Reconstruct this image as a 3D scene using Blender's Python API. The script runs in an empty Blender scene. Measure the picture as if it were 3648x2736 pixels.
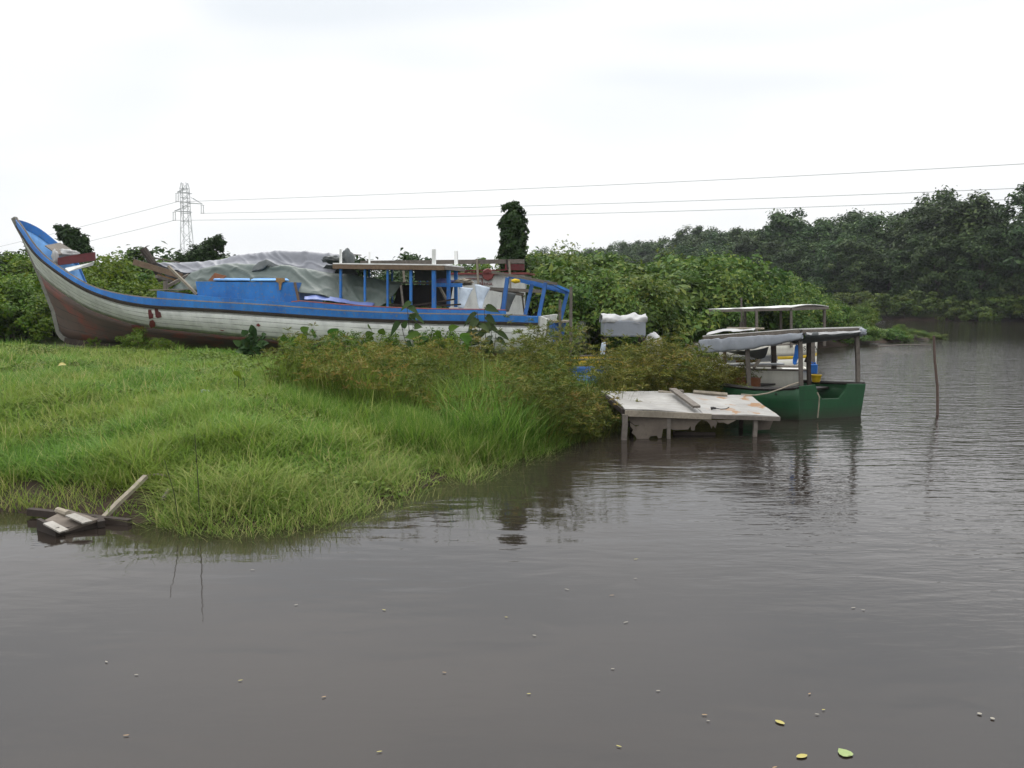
import bpy, math, random
import numpy as np
from mathutils import Vector, noise as mnoise

random.seed(7)
RNG = np.random.default_rng(11)
SC = bpy.context.scene
COL = SC.collection
V = Vector

# ------------------------------------------------------------------ camera maths (photo pixels 3648 x 2736)
CAM = V((0.0, 0.0, 3.0)); F = 3000.0; CX, CY = 1824.0, 1368.0
TILT = math.atan(318.0 / F)
FW = V((0, math.cos(TILT), -math.sin(TILT))); UP = V((0, math.sin(TILT), math.cos(TILT))); RT = V((1, 0, 0))
def ray(px, py): return FW + RT * ((px - CX) / F) + UP * ((CY - py) / F)
def at(px, py, Y):
    r = ray(px, py); return CAM + r * (Y / r.y)
def atz(px, py, z):
    r = ray(px, py); return CAM + r * ((z - CAM.z) / r.z)

# ------------------------------------------------------------------ object helpers
def tag(o, label=None, cat=None, group=None, kind=None):
    if label: o['label'] = label
    if cat: o['category'] = cat
    if group: o['group'] = group
    if kind: o['kind'] = kind
    return o
def empty(name, loc, label=None, cat=None, group=None):
    o = bpy.data.objects.new(name, None); COL.objects.link(o); o.location = loc
    o.empty_display_size = 0.2
    return tag(o, label, cat, group)
def worldloc(o):
    p = V((0, 0, 0))
    while o is not None:
        p += o.location; o = o.parent
    return p
def np_mesh(name, verts, faces, mat, tint=None, smooth=False, attrs=None):
    verts = np.asarray(verts, dtype=np.float32).reshape(-1, 3)
    faces = np.asarray(faces, dtype=np.int32)
    me = bpy.data.meshes.new(name)
    k = faces.shape[1]; n = faces.shape[0]
    me.vertices.add(len(verts)); me.vertices.foreach_set('co', verts.ravel())
    me.loops.add(n * k); me.loops.foreach_set('vertex_index', faces.ravel())
    me.polygons.add(n); me.polygons.foreach_set('loop_start', np.arange(n, dtype=np.int32) * k)
    if smooth: me.polygons.foreach_set('use_smooth', np.ones(n, dtype=bool))
    me.update(calc_edges=True)
    if tint is not None:
        a = me.attributes.new('tint', 'FLOAT', 'POINT'); a.data.foreach_set('value', np.asarray(tint, dtype=np.float32))
    for kk, vv in (attrs or {}).items():
        a = me.attributes.new(kk, 'FLOAT', 'POINT'); a.data.foreach_set('value', np.asarray(vv, dtype=np.float32))
    if mat: me.materials.append(mat)
    return me
def link(name, me, parent=None, loc=(0, 0, 0)):
    o = bpy.data.objects.new(name, me); COL.objects.link(o)
    if parent is not None: o.parent = parent
    o.location = loc
    return o

class MB:
    """collects polygons in world space; build() links them as one mesh object"""
    def __init__(s): s.v = []; s.f = []
    def add(s, vs, fs):
        n = len(s.v); s.v += [V(p) for p in vs]; s.f += [tuple(i + n for i in f) for f in fs]; return s
    def box(s, c, sx, sy, sz, X=V((1, 0, 0)), Y=V((0, 1, 0)), Z=V((0, 0, 1))):
        c = V(c); vs = []
        for k in (-.5, .5):
            for j in (-.5, .5):
                for i in (-.5, .5): vs.append(c + X * (i * sx) + Y * (j * sy) + Z * (k * sz))
        return s.add(vs, [(0, 2, 3, 1), (4, 5, 7, 6), (0, 1, 5, 4), (2, 6, 7, 3), (0, 4, 6, 2), (1, 3, 7, 5)])
    def beam(s, p0, p1, w, h, up=V((0, 0, 1)), taper=1.0, seg=1, wob=0.0):
        p0, p1 = V(p0), V(p1); d = (p1 - p0); L = d.length; d.normalize()
        side = d.cross(up)
        if side.length < 1e-3: side = d.cross(V((1, 0, 0)))
        side.normalize(); u = side.cross(d).normalized()
        vs = []; fs = []
        for i in range(seg + 1):
            t = i / seg; k = 1 + (taper - 1) * t
            c = p0.lerp(p1, t)
            if 0 < i < seg: c = c + side * random.uniform(-wob, wob) + u * random.uniform(-wob, wob)
            for (a, b) in ((-.5, -.5), (.5, -.5), (.5, .5), (-.5, .5)): vs.append(c + side * (a * w * k) + u * (b * h * k))
        for i in range(seg):
            for j in range(4):
                a = i * 4 + j; b = i * 4 + (j + 1) % 4; fs.append((a, b, b + 4, a + 4))
        fs.append((3, 2, 1, 0)); m = seg * 4; fs.append((m, m + 1, m + 2, m + 3))
        return s.add(vs, fs)
    def tube(s, pts, r, n=6, r1=None):
        pts = [V(p) for p in pts]; r1 = r if r1 is None else r1; vs = []; fs = []
        for i, p in enumerate(pts):
            d = (pts[min(i + 1, len(pts) - 1)] - pts[max(i - 1, 0)]).normalized()
            a = d.cross(V((0, 0, 1)))
            if a.length < 1e-2: a = d.cross(V((1, 0, 0)))
            a.normalize(); b = a.cross(d).normalized(); rr = r + (r1 - r) * i / max(1, len(pts) - 1)
            for j in range(n):
                th = 2 * math.pi * j / n; vs.append(p + a * (math.cos(th) * rr) + b * (math.sin(th) * rr))
        for i in range(len(pts) - 1):
            for j in range(n):
                k = (j + 1) % n; fs.append((i * n + j, i * n + k, (i + 1) * n + k, (i + 1) * n + j))
        fs.append(tuple(range(n))[::-1]); m = (len(pts) - 1) * n; fs.append(tuple(m + j for j in range(n)))
        return s.add(vs, fs)
    def prism(s, outline, ext):
        n = len(outline); o = [V(p) for p in outline]; ext = V(ext)
        vs = o + [p + ext for p in o]
        fs = [tuple(range(n))[::-1], tuple(range(n, 2 * n))]
        for i in range(n):
            j = (i + 1) % n; fs.append((i, j, j + n, i + n))
        return s.add(vs, fs)
    def lathe(s, c, prof, n=16, X=V((1, 0, 0)), Y=V((0, 1, 0)), Z=V((0, 0, 1))):
        c = V(c); vs = []; fs = []
        for (r, z) in prof:
            for j in range(n):
                th = 2 * math.pi * j / n; vs.append(c + X * (r * math.cos(th)) + Y * (r * math.sin(th)) + Z * z)
        for i in range(len(prof) - 1):
            for j in range(n):
                k = (j + 1) % n; fs.append((i * n + j, i * n + k, (i + 1) * n + k, (i + 1) * n + j))
        fs.append(tuple(range(n))[::-1]); m = (len(prof) - 1) * n; fs.append(tuple(m + j for j in range(n)))
        return s.add(vs, fs)
    def grid(s, rows):
        R, C = len(rows), len(rows[0]); vs = [p for r in rows for p in r]; fs = []
        for i in range(R - 1):
            for j in range(C - 1): fs.append((i * C + j, i * C + j + 1, (i + 1) * C + j + 1, (i + 1) * C + j))
        return s.add(vs, fs)
    def build(s, name, mat, parent=None, label=None, cat=None, group=None, smooth=False, solid=0.0, bevel=0.0, offset=0.0, attrs=None):
        if parent is None:
            n = max(1, len(s.v)); org = V((sum(p.x for p in s.v) / n, sum(p.y for p in s.v) / n, min(p.z for p in s.v)))
        else: org = worldloc(parent)
        me = bpy.data.meshes.new(name)
        me.from_pydata([tuple(p - org) for p in s.v], [], s.f); me.update()
        for kk, vv in (attrs or {}).items():
            a = me.attributes.new(kk, 'FLOAT', 'POINT'); a.data.foreach_set('value', np.asarray(vv, dtype=np.float32))
        if smooth:
            me.polygons.foreach_set('use_smooth', np.ones(len(me.polygons), dtype=bool))
        me.materials.append(mat)
        o = link(name, me, parent, org if parent is None else (0, 0, 0))
        if solid:
            m = o.modifiers.new('solid', 'SOLIDIFY'); m.thickness = solid; m.offset = offset
        if bevel:
            m = o.modifiers.new('bevel', 'BEVEL'); m.width = bevel; m.segments = 2; m.limit_method = 'ANGLE'
        return tag(o, label, cat, group)

def catmull(P, m):
    """resample a list of numpy points along axis 0 to m samples with Catmull-Rom"""
    P = np.asarray(P, float); n = P.shape[0]
    if n == 2:
        t = np.linspace(0, 1, m).reshape((-1,) + (1,) * (P.ndim - 1)); return P[0] * (1 - t) + P[1] * t
    E = np.concatenate([[2 * P[0] - P[1]], P, [2 * P[-1] - P[-2]]])
    out = []
    for u in np.linspace(0, n - 1 - 1e-9, m):
        i = int(u); t = u - i; a, b, c, d = E[i], E[i + 1], E[i + 2], E[i + 3]
        out.append(0.5 * (2 * b + (c - a) * t + (2 * a - 5 * b + 4 * c - d) * t * t + (3 * b - a - 3 * c + d) * t ** 3))
    return np.array(out)
CREASE = 0.0
def sheet(name, rows, mat, parent=None, label=None, cat=None, group=None, res=(14, 40), wrinkle=0.03, wscale=2.0, solid=0.008, stretch=(1, 1, 1)):
    P = np.array([catmull([tuple(p) for p in r], res[1]) for r in rows])
    P = catmull(P, res[0])
    mb = MB(); off = random.uniform(0, 50)
    G = []
    for i in range(res[0]):
        row = []
        for j in range(res[1]):
            p = V(P[i, j])
            q = V((p.x * stretch[0], p.y * stretch[1], p.z * stretch[2])) * wscale + V((off, off, 0))
            w = mnoise.noise(q) + .5 * (abs(mnoise.noise(q * 2.3)) - .3)
            if CREASE:
                for s_ in (1.0, 1.9):
                    q2 = V((P[i, j][0] * .9 + P[i, j][2] * 1.3, P[i, j][2] * .5 - P[i, j][0] * .35, off)) * s_
                    w += CREASE / s_ * (max(0, .11 - abs(mnoise.noise(q2))) / .11 - .3)
            row.append(p + V((.25, -.8, .5)) * (w * wrinkle))
        G.append(row)
    mb.grid(G)
    return mb.build(name, mat, parent, label, cat, group, smooth=True, solid=solid)
def blob(name, c, r, mat, parent=None, label=None, cat=None, group=None, amp=.3, fs=2.0, nu=22, nv=14, flat=None):
    mb = MB(); vs = []; fs_ = []; c = V(c); off = random.uniform(0, 90)
    for i in range(nv + 1):
        ph = math.pi * i / nv
        for j in range(nu):
            th = 2 * math.pi * j / nu; d = V((math.sin(ph) * math.cos(th), math.sin(ph) * math.sin(th), math.cos(ph)))
            q = d * fs + V((off, 0, 0))
            k = 1 + amp * (mnoise.noise(q) + .6 * abs(mnoise.noise(q * 2.1)) - .2)
            p = V((d.x * r[0], d.y * r[1], d.z * r[2])) * k
            if flat is not None and p.z < flat: p.z = flat
            vs.append(c + p)
    for i in range(nv):
        for j in range(nu):
            k = (j + 1) % nu; fs_.append((i * nu + j, (i + 1) * nu + j, (i + 1) * nu + k, i * nu + k))
    mb.add(vs, fs_)
    return mb.build(name, mat, parent, label, cat, group, smooth=True)

# ------------------------------------------------------------------ materials
def newmat(name):
    m = bpy.data.materials.new(name); m.use_nodes = True; nt = m.node_tree; nt.nodes.clear()
    out = nt.nodes.new('ShaderNodeOutputMaterial'); b = nt.nodes.new('ShaderNodeBsdfPrincipled')
    nt.links.new(b.outputs[0], out.inputs[0]); return m, nt, b, out
def N(nt, t, **kw):
    n = nt.nodes.new(t)
    for k, v in kw.items():
        if k in n.inputs.keys() if isinstance(k, str) else False: n.inputs[k].default_value = v
        else: setattr(n, k, v)
    return n
def L(nt, a, b): nt.links.new(a, b)
def coords(nt, scale=(1, 1, 1), which='Object', rot=(0, 0, 0)):
    tc = N(nt, 'ShaderNodeTexCoord'); mp = N(nt, 'ShaderNodeMapping'); L(nt, tc.outputs[which], mp.inputs[0])
    mp.inputs['Scale'].default_value = scale; mp.inputs['Rotation'].default_value = rot; return mp.outputs[0]
def noise(nt, vec, scale, detail=4, rough=.55, dist=0.0):
    n = N(nt, 'ShaderNodeTexNoise'); L(nt, vec, n.inputs['Vector']); n.inputs['Scale'].default_value = scale
    n.inputs['Detail'].default_value = detail; n.inputs['Roughness'].default_value = rough; n.inputs['Distortion'].default_value = dist
    return n.outputs['Fac']
def ramp(nt, fac, stops, interp='LINEAR'):
    r = N(nt, 'ShaderNodeValToRGB'); L(nt, fac, r.inputs[0]); cr = r.color_ramp; cr.interpolation = interp
    while len(cr.elements) < len(stops): cr.elements.new(.5)
    for e, (p, c) in zip(cr.elements, stops):
        e.position = p; e.color = (c, c, c, 1) if isinstance(c, (int, float)) else (*c, 1)
    return r.outputs[0]
def mix(nt, fac, a, b, mode='MIX'):
    m = N(nt, 'ShaderNodeMix', data_type='RGBA', blend_type=mode)
    if isinstance(fac, (int, float)): m.inputs[0].default_value = fac
    else: L(nt, fac, m.inputs[0])
    for s, i in ((a, 6), (b, 7)):
        if isinstance(s, tuple): m.inputs[i].default_value = (*s, 1)
        else: L(nt, s, m.inputs[i])
    return m.outputs[2]
def math_(nt, op, a, b=None, clamp=False):
    m = N(nt, 'ShaderNodeMath', operation=op, use_clamp=clamp)
    for s, i in ((a, 0), (b, 1)):
        if s is None: continue
        if isinstance(s, (int, float)): m.inputs[i].default_value = s
        else: L(nt, s, m.inputs[i])
    return m.outputs[0]
def bump(nt, b, h, strength, dist):
    bp = N(nt, 'ShaderNodeBump'); L(nt, h, bp.inputs['Height']); bp.inputs['Strength'].default_value = strength
    bp.inputs['Distance'].default_value = dist; L(nt, bp.outputs[0], b.inputs['Normal'])
def setp(b, rough=.6, spec=.3, metal=0.0):
    b.inputs['Roughness'].default_value = rough; b.inputs['Specular IOR Level'].default_value = spec; b.inputs['Metallic'].default_value = metal

def paint(name, base, alt, wear=(.12, .1, .085), wear_amt=.4, scale=2.0, rough=.55, stretch=(1, 1, 1), spots=.0):
    """weathered paint: two tones in large patches, worn flecks down to the wood, slight grime"""
    m, nt, b, o = newmat(name); c = coords(nt, stretch)
    col = mix(nt, ramp(nt, noise(nt, c, scale, 5), [(.35, 0.0), (.65, 1.0)]), base, alt)
    fine = noise(nt, c, scale * 9, 6, .7)
    col = mix(nt, ramp(nt, fine, [(.64 - .12 * wear_amt, 0.0), (.74 - .1 * wear_amt, .85)]), col, wear)
    gr = noise(nt, coords(nt, (3, 3, .6)), 1.6, 4)
    col = mix(nt, ramp(nt, gr, [(.45, 0.0), (.8, .45)]), col, tuple(x * .35 + .01 for x in base))
    L(nt, col, b.inputs['Base Color']); setp(b, rough, .3)
    bump(nt, b, fine, .3, .01); return m
def wood(name, base, dark, rough=.8, grain=(1, 1, 1), scale=3.0):
    m, nt, b, o = newmat(name); c = coords(nt, grain)
    g = noise(nt, c, scale * 4, 6, .65, .6); big = noise(nt, coords(nt), 1.3, 4)
    col = mix(nt, ramp(nt, g, [(.3, 0.0), (.7, 1.0)]), dark, base)
    col = mix(nt, ramp(nt, big, [(.42, 0.0), (.7, .6)]), col, tuple(x * .45 for x in base))
    rnd = N(nt, 'ShaderNodeObjectInfo')
    col = mix(nt, math_(nt, 'MULTIPLY', rnd.outputs['Random'], .35), col, tuple(x * .6 + .02 for x in dark))
    L(nt, col, b.inputs['Base Color']); setp(b, rough, .2); bump(nt, b, g, .4, .01); return m
def cloth(name, base, alt, rough=.55, spec=.3, scale=1.2, dirt=(.12, .11, .09), dirt_amt=.5, sss=0):
    m, nt, b, o = newmat(name); c = coords(nt)
    col = mix(nt, ramp(nt, noise(nt, c, scale, 5), [(.3, 0.0), (.7, 1.0)]), base, alt)
    d = noise(nt, c, scale * 3.1, 7, .7); col = mix(nt, ramp(nt, d, [(.5, 0.0), (.85, dirt_amt)]), col, dirt)
    L(nt, col, b.inputs['Base Color']); setp(b, rough, spec); bump(nt, b, noise(nt, c, 14, 4), .25, .02); return m
def leafmat(name, c0, c1, c2, trans=.3, rough=.5, spec=.35, patch=None, objvar=.25):
    spec = min(spec, .14); rough = max(rough, .55)
    """foliage: tone by per-leaf tint, a little per-plant variation, some light passing through"""
    m, nt, b, o = newmat(name)
    a = N(nt, 'ShaderNodeAttribute', attribute_name='tint')
    col = ramp(nt, a.outputs['Fac'], [(0, c0), (.55, c1), (1, c2)])
    oi = N(nt, 'ShaderNodeObjectInfo')
    hs = N(nt, 'ShaderNodeHueSaturation'); L(nt, col, hs.inputs['Color'])
    L(nt, math_(nt, 'ADD', math_(nt, 'MULTIPLY', oi.outputs['Random'], .035), .4825), hs.inputs['Hue'])
    L(nt, math_(nt, 'ADD', math_(nt, 'MULTIPLY', oi.outputs['Random'], objvar), 1 - objvar * .5), hs.inputs['Value'])
    col = hs.outputs[0]
    if patch:
        n = noise(nt, coords(nt, which='Object'), patch[1], 4)
        col = mix(nt, ramp(nt, n, [(.42, 0.0), (.62, patch[2])]), col, patch[0])
    L(nt, col, b.inputs['Base Color']); setp(b, rough, spec)
    t = N(nt, 'ShaderNodeBsdfTranslucent'); L(nt, col, t.inputs[0])
    ms = N(nt, 'ShaderNodeMixShader'); ms.inputs[0].default_value = trans
    L(nt, b.outputs[0], ms.inputs[1]); L(nt, t.outputs[0], ms.inputs[2]); L(nt, ms.outputs[0], o.inputs[0]); return m

def hull_mat(name, paintc, alt, wood_c, plank=.19, wear=.5, extra=None):
    """old carvel planking: tone patches, broken dark seams, scratches along the planks, grime"""
    m, nt, b, o = newmat(name)
    gu = N(nt, 'ShaderNodeAttribute', attribute_name='gu').outputs['Fac']; gv = N(nt, 'ShaderNodeAttribute', attribute_name='gv').outputs['Fac']
    cb = N(nt, 'ShaderNodeCombineXYZ'); L(nt, gu, cb.inputs[0]); L(nt, gv, cb.inputs[1]); vec = cb.outputs[0]
    def st(sx, sy):
        mp = N(nt, 'ShaderNodeMapping'); L(nt, vec, mp.inputs[0]); mp.inputs['Scale'].default_value = (sx, sy, 1); return mp.outputs[0]
    col = mix(nt, ramp(nt, noise(nt, st(.5, 2.2), 1.4, 5), [(.3, 0.0), (.7, 1.0)]), paintc, alt)
    sc = noise(nt, st(1.2, 9), 3.2, 7, .75)
    col = mix(nt, ramp(nt, sc, [(.66 - .1 * wear, 0.0), (.72 - .08 * wear, .8)]), col, wood_c)
    gr = noise(nt, st(2.2, .5), 1.6, 5, .6)
    col = mix(nt, ramp(nt, gr, [(.45, 0.0), (.8, .5)]), col, tuple(x * .4 + .02 for x in alt))
    if extra: col = mix(nt, ramp(nt, noise(nt, st(.6, 1.2), extra[1], 6, .65), [(.5, 0.0), (.6, extra[2])]), col, extra[0])
    fr = math_(nt, 'FRACT', math_(nt, 'DIVIDE', math_(nt, 'ADD', gv, math_(nt, 'MULTIPLY', noise(nt, st(.5, .5), .8, 2), .05)), plank))
    line = math_(nt, 'LESS_THAN', math_(nt, 'ABSOLUTE', math_(nt, 'SUBTRACT', fr, .5)), .045)
    line = math_(nt, 'MULTIPLY', line, ramp(nt, noise(nt, st(.8, 3), 2.2, 3), [(.36, .15), (.52, .85)]))
    col = mix(nt, line, col, (.035, .03, .028))
    L(nt, col, b.inputs['Base Color']); setp(b, .6, .3)
    bump(nt, b, math_(nt, 'SUBTRACT', sc, line), .35, .015); return m

def stained(m, zlo, zhi, c):
    """scum line and algae that climb unevenly from the waterline of a moored hull"""
    nt = m.node_tree; b = next(n for n in nt.nodes if n.type == 'BSDF_PRINCIPLED'); src = b.inputs['Base Color'].links[0].from_socket
    sp = N(nt, 'ShaderNodeSeparateXYZ'); L(nt, N(nt, 'ShaderNodeNewGeometry').outputs['Position'], sp.inputs[0])
    h = math_(nt, 'ADD', sp.outputs[2], math_(nt, 'MULTIPLY', math_(nt, 'SUBTRACT', noise(nt, coords(nt, (5, 5, 1.2)), 1.2, 5, .65), .5), .5 * (zhi - zlo) + .12))
    col = mix(nt, ramp(nt, math_(nt, 'MULTIPLY', math_(nt, 'SUBTRACT', h, zlo), 1 / (zhi - zlo)), [(0, .85), (.6, .4), (1, 0.0)]), src, c)
    seam = N(nt, 'ShaderNodeMath', operation='FRACT'); L(nt, math_(nt, 'MULTIPLY', sp.outputs[2], 4.2), seam.inputs[0])
    ln = math_(nt, 'MULTIPLY', math_(nt, 'LESS_THAN', seam.outputs[0], .055), ramp(nt, noise(nt, coords(nt), 2.5, 3), [(.4, 0.0), (.6, .55)]))
    col = mix(nt, ln, col, tuple(x * .5 for x in c)); L(nt, col, b.inputs['Base Color']); return m
M = {}
M['blue'] = paint('blue_paint', (.030, .185, .52), (.020, .12, .38), (.16, .16, .155), .75, 1.3)
M['blue_old'] = paint('faded_blue_paint', (.04, .15, .42), (.03, .10, .30), (.16, .15, .14), .4, 2.0)
M['blue_light'] = paint('pale_blue_paint', (.16, .36, .66), (.09, .25, .55), (.25, .22, .18), .5, 2.0)
M['white_hull'] = hull_mat('white_hull_planks', (.68, .68, .65), (.55, .555, .53), (.12, .115, .10), .27, .7)
M['red_hull'] = hull_mat('worn_red_bottom_planks', (.115, .07, .058), (.085, .07, .058), (.05, .045, .04), .24, .4, ((.19, .06, .045), 1.3, .8))
M['white_plain'] = hull_mat('cream_hull_planks', (.62, .60, .52), (.55, .53, .46), (.25, .22, .17), 9.0, .1)
M['yellow_hull'] = paint('yellow_paint', (.62, .42, .03), (.5, .33, .02), (.2, .17, .1), .3)
M['green_hull'] = paint('green_boat_paint', (.010, .055, .021), (.016, .072, .027), (.02, .035, .02), .5, 1.1, .5)
stained(M['green_hull'], -.02, .30, (.028, .030, .018))
M['dark_in'] = paint('near_black_planks', (.02, .018, .016), (.035, .03, .027), (.06, .05, .045), .3)  # near-black plank tone for boat interiors, back wall and gunwales
M['grey_wood'] = wood('weathered_grey_wood', (.20, .175, .15), (.10, .085, .072))
M['brown_wood'] = wood('bare_brown_wood', (.22, .155, .105), (.12, .08, .055))
M['pale_wood'] = wood('pale_dry_wood', (.33, .29, .23), (.19, .16, .12))
M['dark_wood'] = wood('dark_wet_wood', (.06, .045, .036), (.03, .024, .02))
M['raw_wood'] = wood('splintered_raw_wood', (.36, .22, .10), (.22, .13, .06))
M['maroon'] = paint('maroon_paint', (.13, .025, .03), (.09, .025, .025), (.06, .04, .035), .5, 3)
M['red_trim'] = paint('dull_red_trim', (.22, .05, .045), (.15, .04, .035), (.1, .08, .07), .4, 3)
M['white_paint'] = paint('dirty_white_paint', (.66, .66, .62), (.55, .55, .52), (.28, .24, .2), .4, 1.5)
M['white_stub'] = paint('white_post_paint', (.75, .75, .73), (.66, .66, .64), (.4, .38, .35), .1, 2)
M['yellow'] = paint('yellow_plastic', (.7, .48, .02), (.6, .4, .02), (.3, .25, .1), .1)
M['blue_plastic'] = paint('blue_plastic', (.02, .17, .55), (.02, .13, .45), (.05, .1, .2), .1)
M['tarp_grey'] = cloth('pale_grey_tarpaulin', (.165, .17, .19), (.13, .135, .155), .5, .35, .7, (.2, .2, .2), .4)
M['tarp_green'] = cloth('grey_green_tarpaulin', (.060, .080, .070), (.082, .102, .090), .5, .35, .8, (.11, .13, .12), .45)
M['tarp_dark'] = cloth('dark_green_tarpaulin', (.045, .055, .055), (.07, .075, .075), .55, .3, 1.5)
M['tarp_blue'] = cloth('faded_blue_tarpaulin', (.14, .19, .42), (.1, .14, .34), .5, .35, 1.2)
M['silver'] = cloth('silver_awning_cloth', (.24, .255, .28), (.17, .185, .21), .42, .45, 1.5, (.14, .14, .14), .5)
M['white_cloth'] = cloth('dirty_white_cloth', (.40, .395, .39), (.30, .30, .30), .7, .2, 3, (.25, .22, .18), .5)
M['pale_cloth'] = cloth('pale_blue_white_cloth', (.48, .54, .60), (.40, .46, .53), .6, .3, 2)
M['purple_cloth'] = cloth('blue_violet_cloth', (.12, .12, .30), (.18, .18, .36), .8, .1, 3)
M['rope'] = wood('old_rope', (.3, .26, .2), (.2, .17, .13))
M['rust'] = cloth('rusty_orange_metal', (.14, .05, .02), (.09, .035, .015), .8, .2, 3)
M['black'] = cloth('black_tar', (.015, .014, .014), (.025, .022, .022), .6, .3, 3)
M['steel'] = cloth('galvanised_steel', (.30, .31, .32), (.36, .37, .38), .5, .5, 3)
M['wire'] = cloth('dull_grey_cable', (.10, .105, .11), (.13, .135, .14), .6, .3, 3)
M['bark'] = wood('tree_bark', (.09, .075, .06), (.045, .038, .03))
M['stem'] = wood('dark_green_stem', (.05, .055, .025), (.03, .035, .018))

# sheet metal / board roof of the sunken shelter: chalky white, rain streaks, rust blooms
def wreck_roof_mat():
    m, nt, b, o = newmat('stained_white_board'); c = coords(nt)
    col = mix(nt, ramp(nt, noise(nt, c, 1.6, 5), [(.3, 0.0), (.7, 1.0)]), (.33, .32, .30), (.22, .212, .20))
    col = mix(nt, ramp(nt, noise(nt, coords(nt, (1, 4, 1)), 4, 6, .7), [(.45, 0.0), (.75, .7)]), col, (.17, .15, .125))
    sx = N(nt, 'ShaderNodeSeparateXYZ'); L(nt, c, sx.inputs[0])
    mask = math_(nt, 'MULTIPLY', ramp(nt, noise(nt, c, 2.3, 5, .6), [(.55, 0.0), (.585, 1.0)]), ramp(nt, math_(nt, 'MULTIPLY', math_(nt, 'ADD', sx.outputs[0], .2), .9), [(.3, 0.0), (.75, .9)]))
    col = mix(nt, mask, col, (.22, .115, .045))
    L(nt, col, b.inputs['Base Color']); setp(b, .6, .25); bump(nt, b, noise(nt, c, 9, 4), .2, .02); return m
M['wreck_roof'] = wreck_roof_mat()
M['dull_white'] = paint('flaking_white_paint', (.30, .28, .25), (.22, .20, .17), (.10, .08, .06), .8, 5)
M['wet_ply'] = cloth('soaked_plywood', (.15, .125, .10), (.09, .073, .06), .75, .2, 2.5, (.05, .04, .035), .7)

M['grass'] = leafmat('grass_blades', (.074, .158, .022), (.158, .275, .040), (.35, .36, .12), .45, .55, .25, ((.23, .265, .045), .55, .5), 0)
M['tallgrass'] = leafmat('tall_grass_blades', (.060, .130, .018), (.15, .235, .032), (.40, .37, .15), .45, .55, .25, None, 0)
M['cover'] = leafmat('creeper_leaves', (.042, .085, .012), (.090, .150, .022), (.18, .22, .04), .3, .5, .3, ((.14, .19, .024), .5, .5), 0)
M['sedge'] = leafmat('sedge_stems_and_umbels', (.032, .066, .010), (.120, .148, .022), (.23, .15, .04), .25, .6, .2, ((.19, .125, .035), .6, .3), 0)
M['bush'] = leafmat('thicket_leaves', (.032, .072, .013), (.082, .138, .022), (.20, .225, .04), .3, .45, .4)
M['hillbush'] = leafmat('hill_bush_leaves', (.034, .076, .007), (.078, .142, .010), (.16, .21, .018), .3, .5, .3)
M['darkbush'] = leafmat('dark_bush_leaves', (.013, .028, .008), (.025, .048, .012), (.05, .08, .02), .25, .5, .3)
M['mangrove'] = leafmat('mangrove_leaves', (.014, .032, .009), (.040, .074, .020), (.10, .145, .042), .2, .5, .3, None, .35)
M['farshrub'] = leafmat('far_shrub_leaves', (.022, .042, .007), (.055, .080, .010), (.10, .12, .02), .25, .55, .25, None, .3)
M['vine'] = leafmat('vine_leaves', (.014, .036, .010), (.028, .064, .016), (.065, .105, .03), .25, .45, .35)
M['bigleaf'] = leafmat('broad_green_leaf', (.03, .075, .010), (.065, .125, .012), (.20, .23, .02), .35, .4, .45)
M['sapling'] = leafmat('grey_green_leaf', (.022, .045, .012), (.040, .070, .018), (.08, .115, .03), .3, .5, .35)
M['leaf_yellow'] = cloth('fallen_yellow_leaf', (.30, .25, .05), (.34, .30, .10), .5, .3, 20)
M['leaf_green'] = cloth('fallen_green_leaf', (.19, .26, .09), (.24, .29, .11), .5, .3, 20)
M['leaf_pale'] = cloth('fallen_pale_petal', (.25, .23, .19), (.20, .18, .14), .5, .3, 20)
M['leaf_orange'] = cloth('fallen_orange_leaf', (.22, .13, .06), (.25, .17, .09), .5, .3, 20)

# ------------------------------------------------------------------ terrain
LAND = [(-700, 40), (-60, 16), (-14, 12.2), (-9, 11.75), (-7, 11.45), (-5.6, 10.95), (-4.63, 10.8), (-3.76, 10.45), (-3.1, 10.6), (-2.47, 11.07),
        (-1.46, 12.7), (-.6, 14.6), (.4, 15.9), (1.2, 17.4), (3, 19.5), (6.2, 22.2), (7, 22.9), (6, 23.6), (3.6, 23.9), (2.7, 24.8), (2.9, 27),
        (5.5, 29.5), (7, 36.5), (13, 43), (22, 52), (28.0, 56.5), (29.2, 58.5), (26, 66), (22, 80), (12, 130), (-2, 200), (-60, 310), (-700, 500)]
FAR = [(700, 20), (120, 84), (60, 95), (46, 101), (38, 125), (26, 185), (8, 240), (-40, 330), (-700, 560), (-2000, 2600), (2600, 2600), (2600, 20)]
def sdist(poly, x, y):
    x = np.asarray(x, float); y = np.asarray(y, float)
    P = np.array(poly); Q = np.roll(P, -1, 0); d2 = np.full(x.shape, 1e18); ins = np.zeros(x.shape, bool)
    for (x0, y0), (x1, y1) in zip(P, Q):
        ex, ey = x1 - x0, y1 - y0; t = np.clip(((x - x0) * ex + (y - y0) * ey) / (ex * ex + ey * ey), 0, 1)
        d2 = np.minimum(d2, (x - x0 - t * ex) ** 2 + (y - y0 - t * ey) ** 2)
        if y0 != y1: ins ^= ((y0 > y) != (y1 > y)) & (x < (x1 - x0) * (y - y0) / (y1 - y0) + x0)
    d = np.sqrt(d2); return np.where(ins, d, -d)
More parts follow.
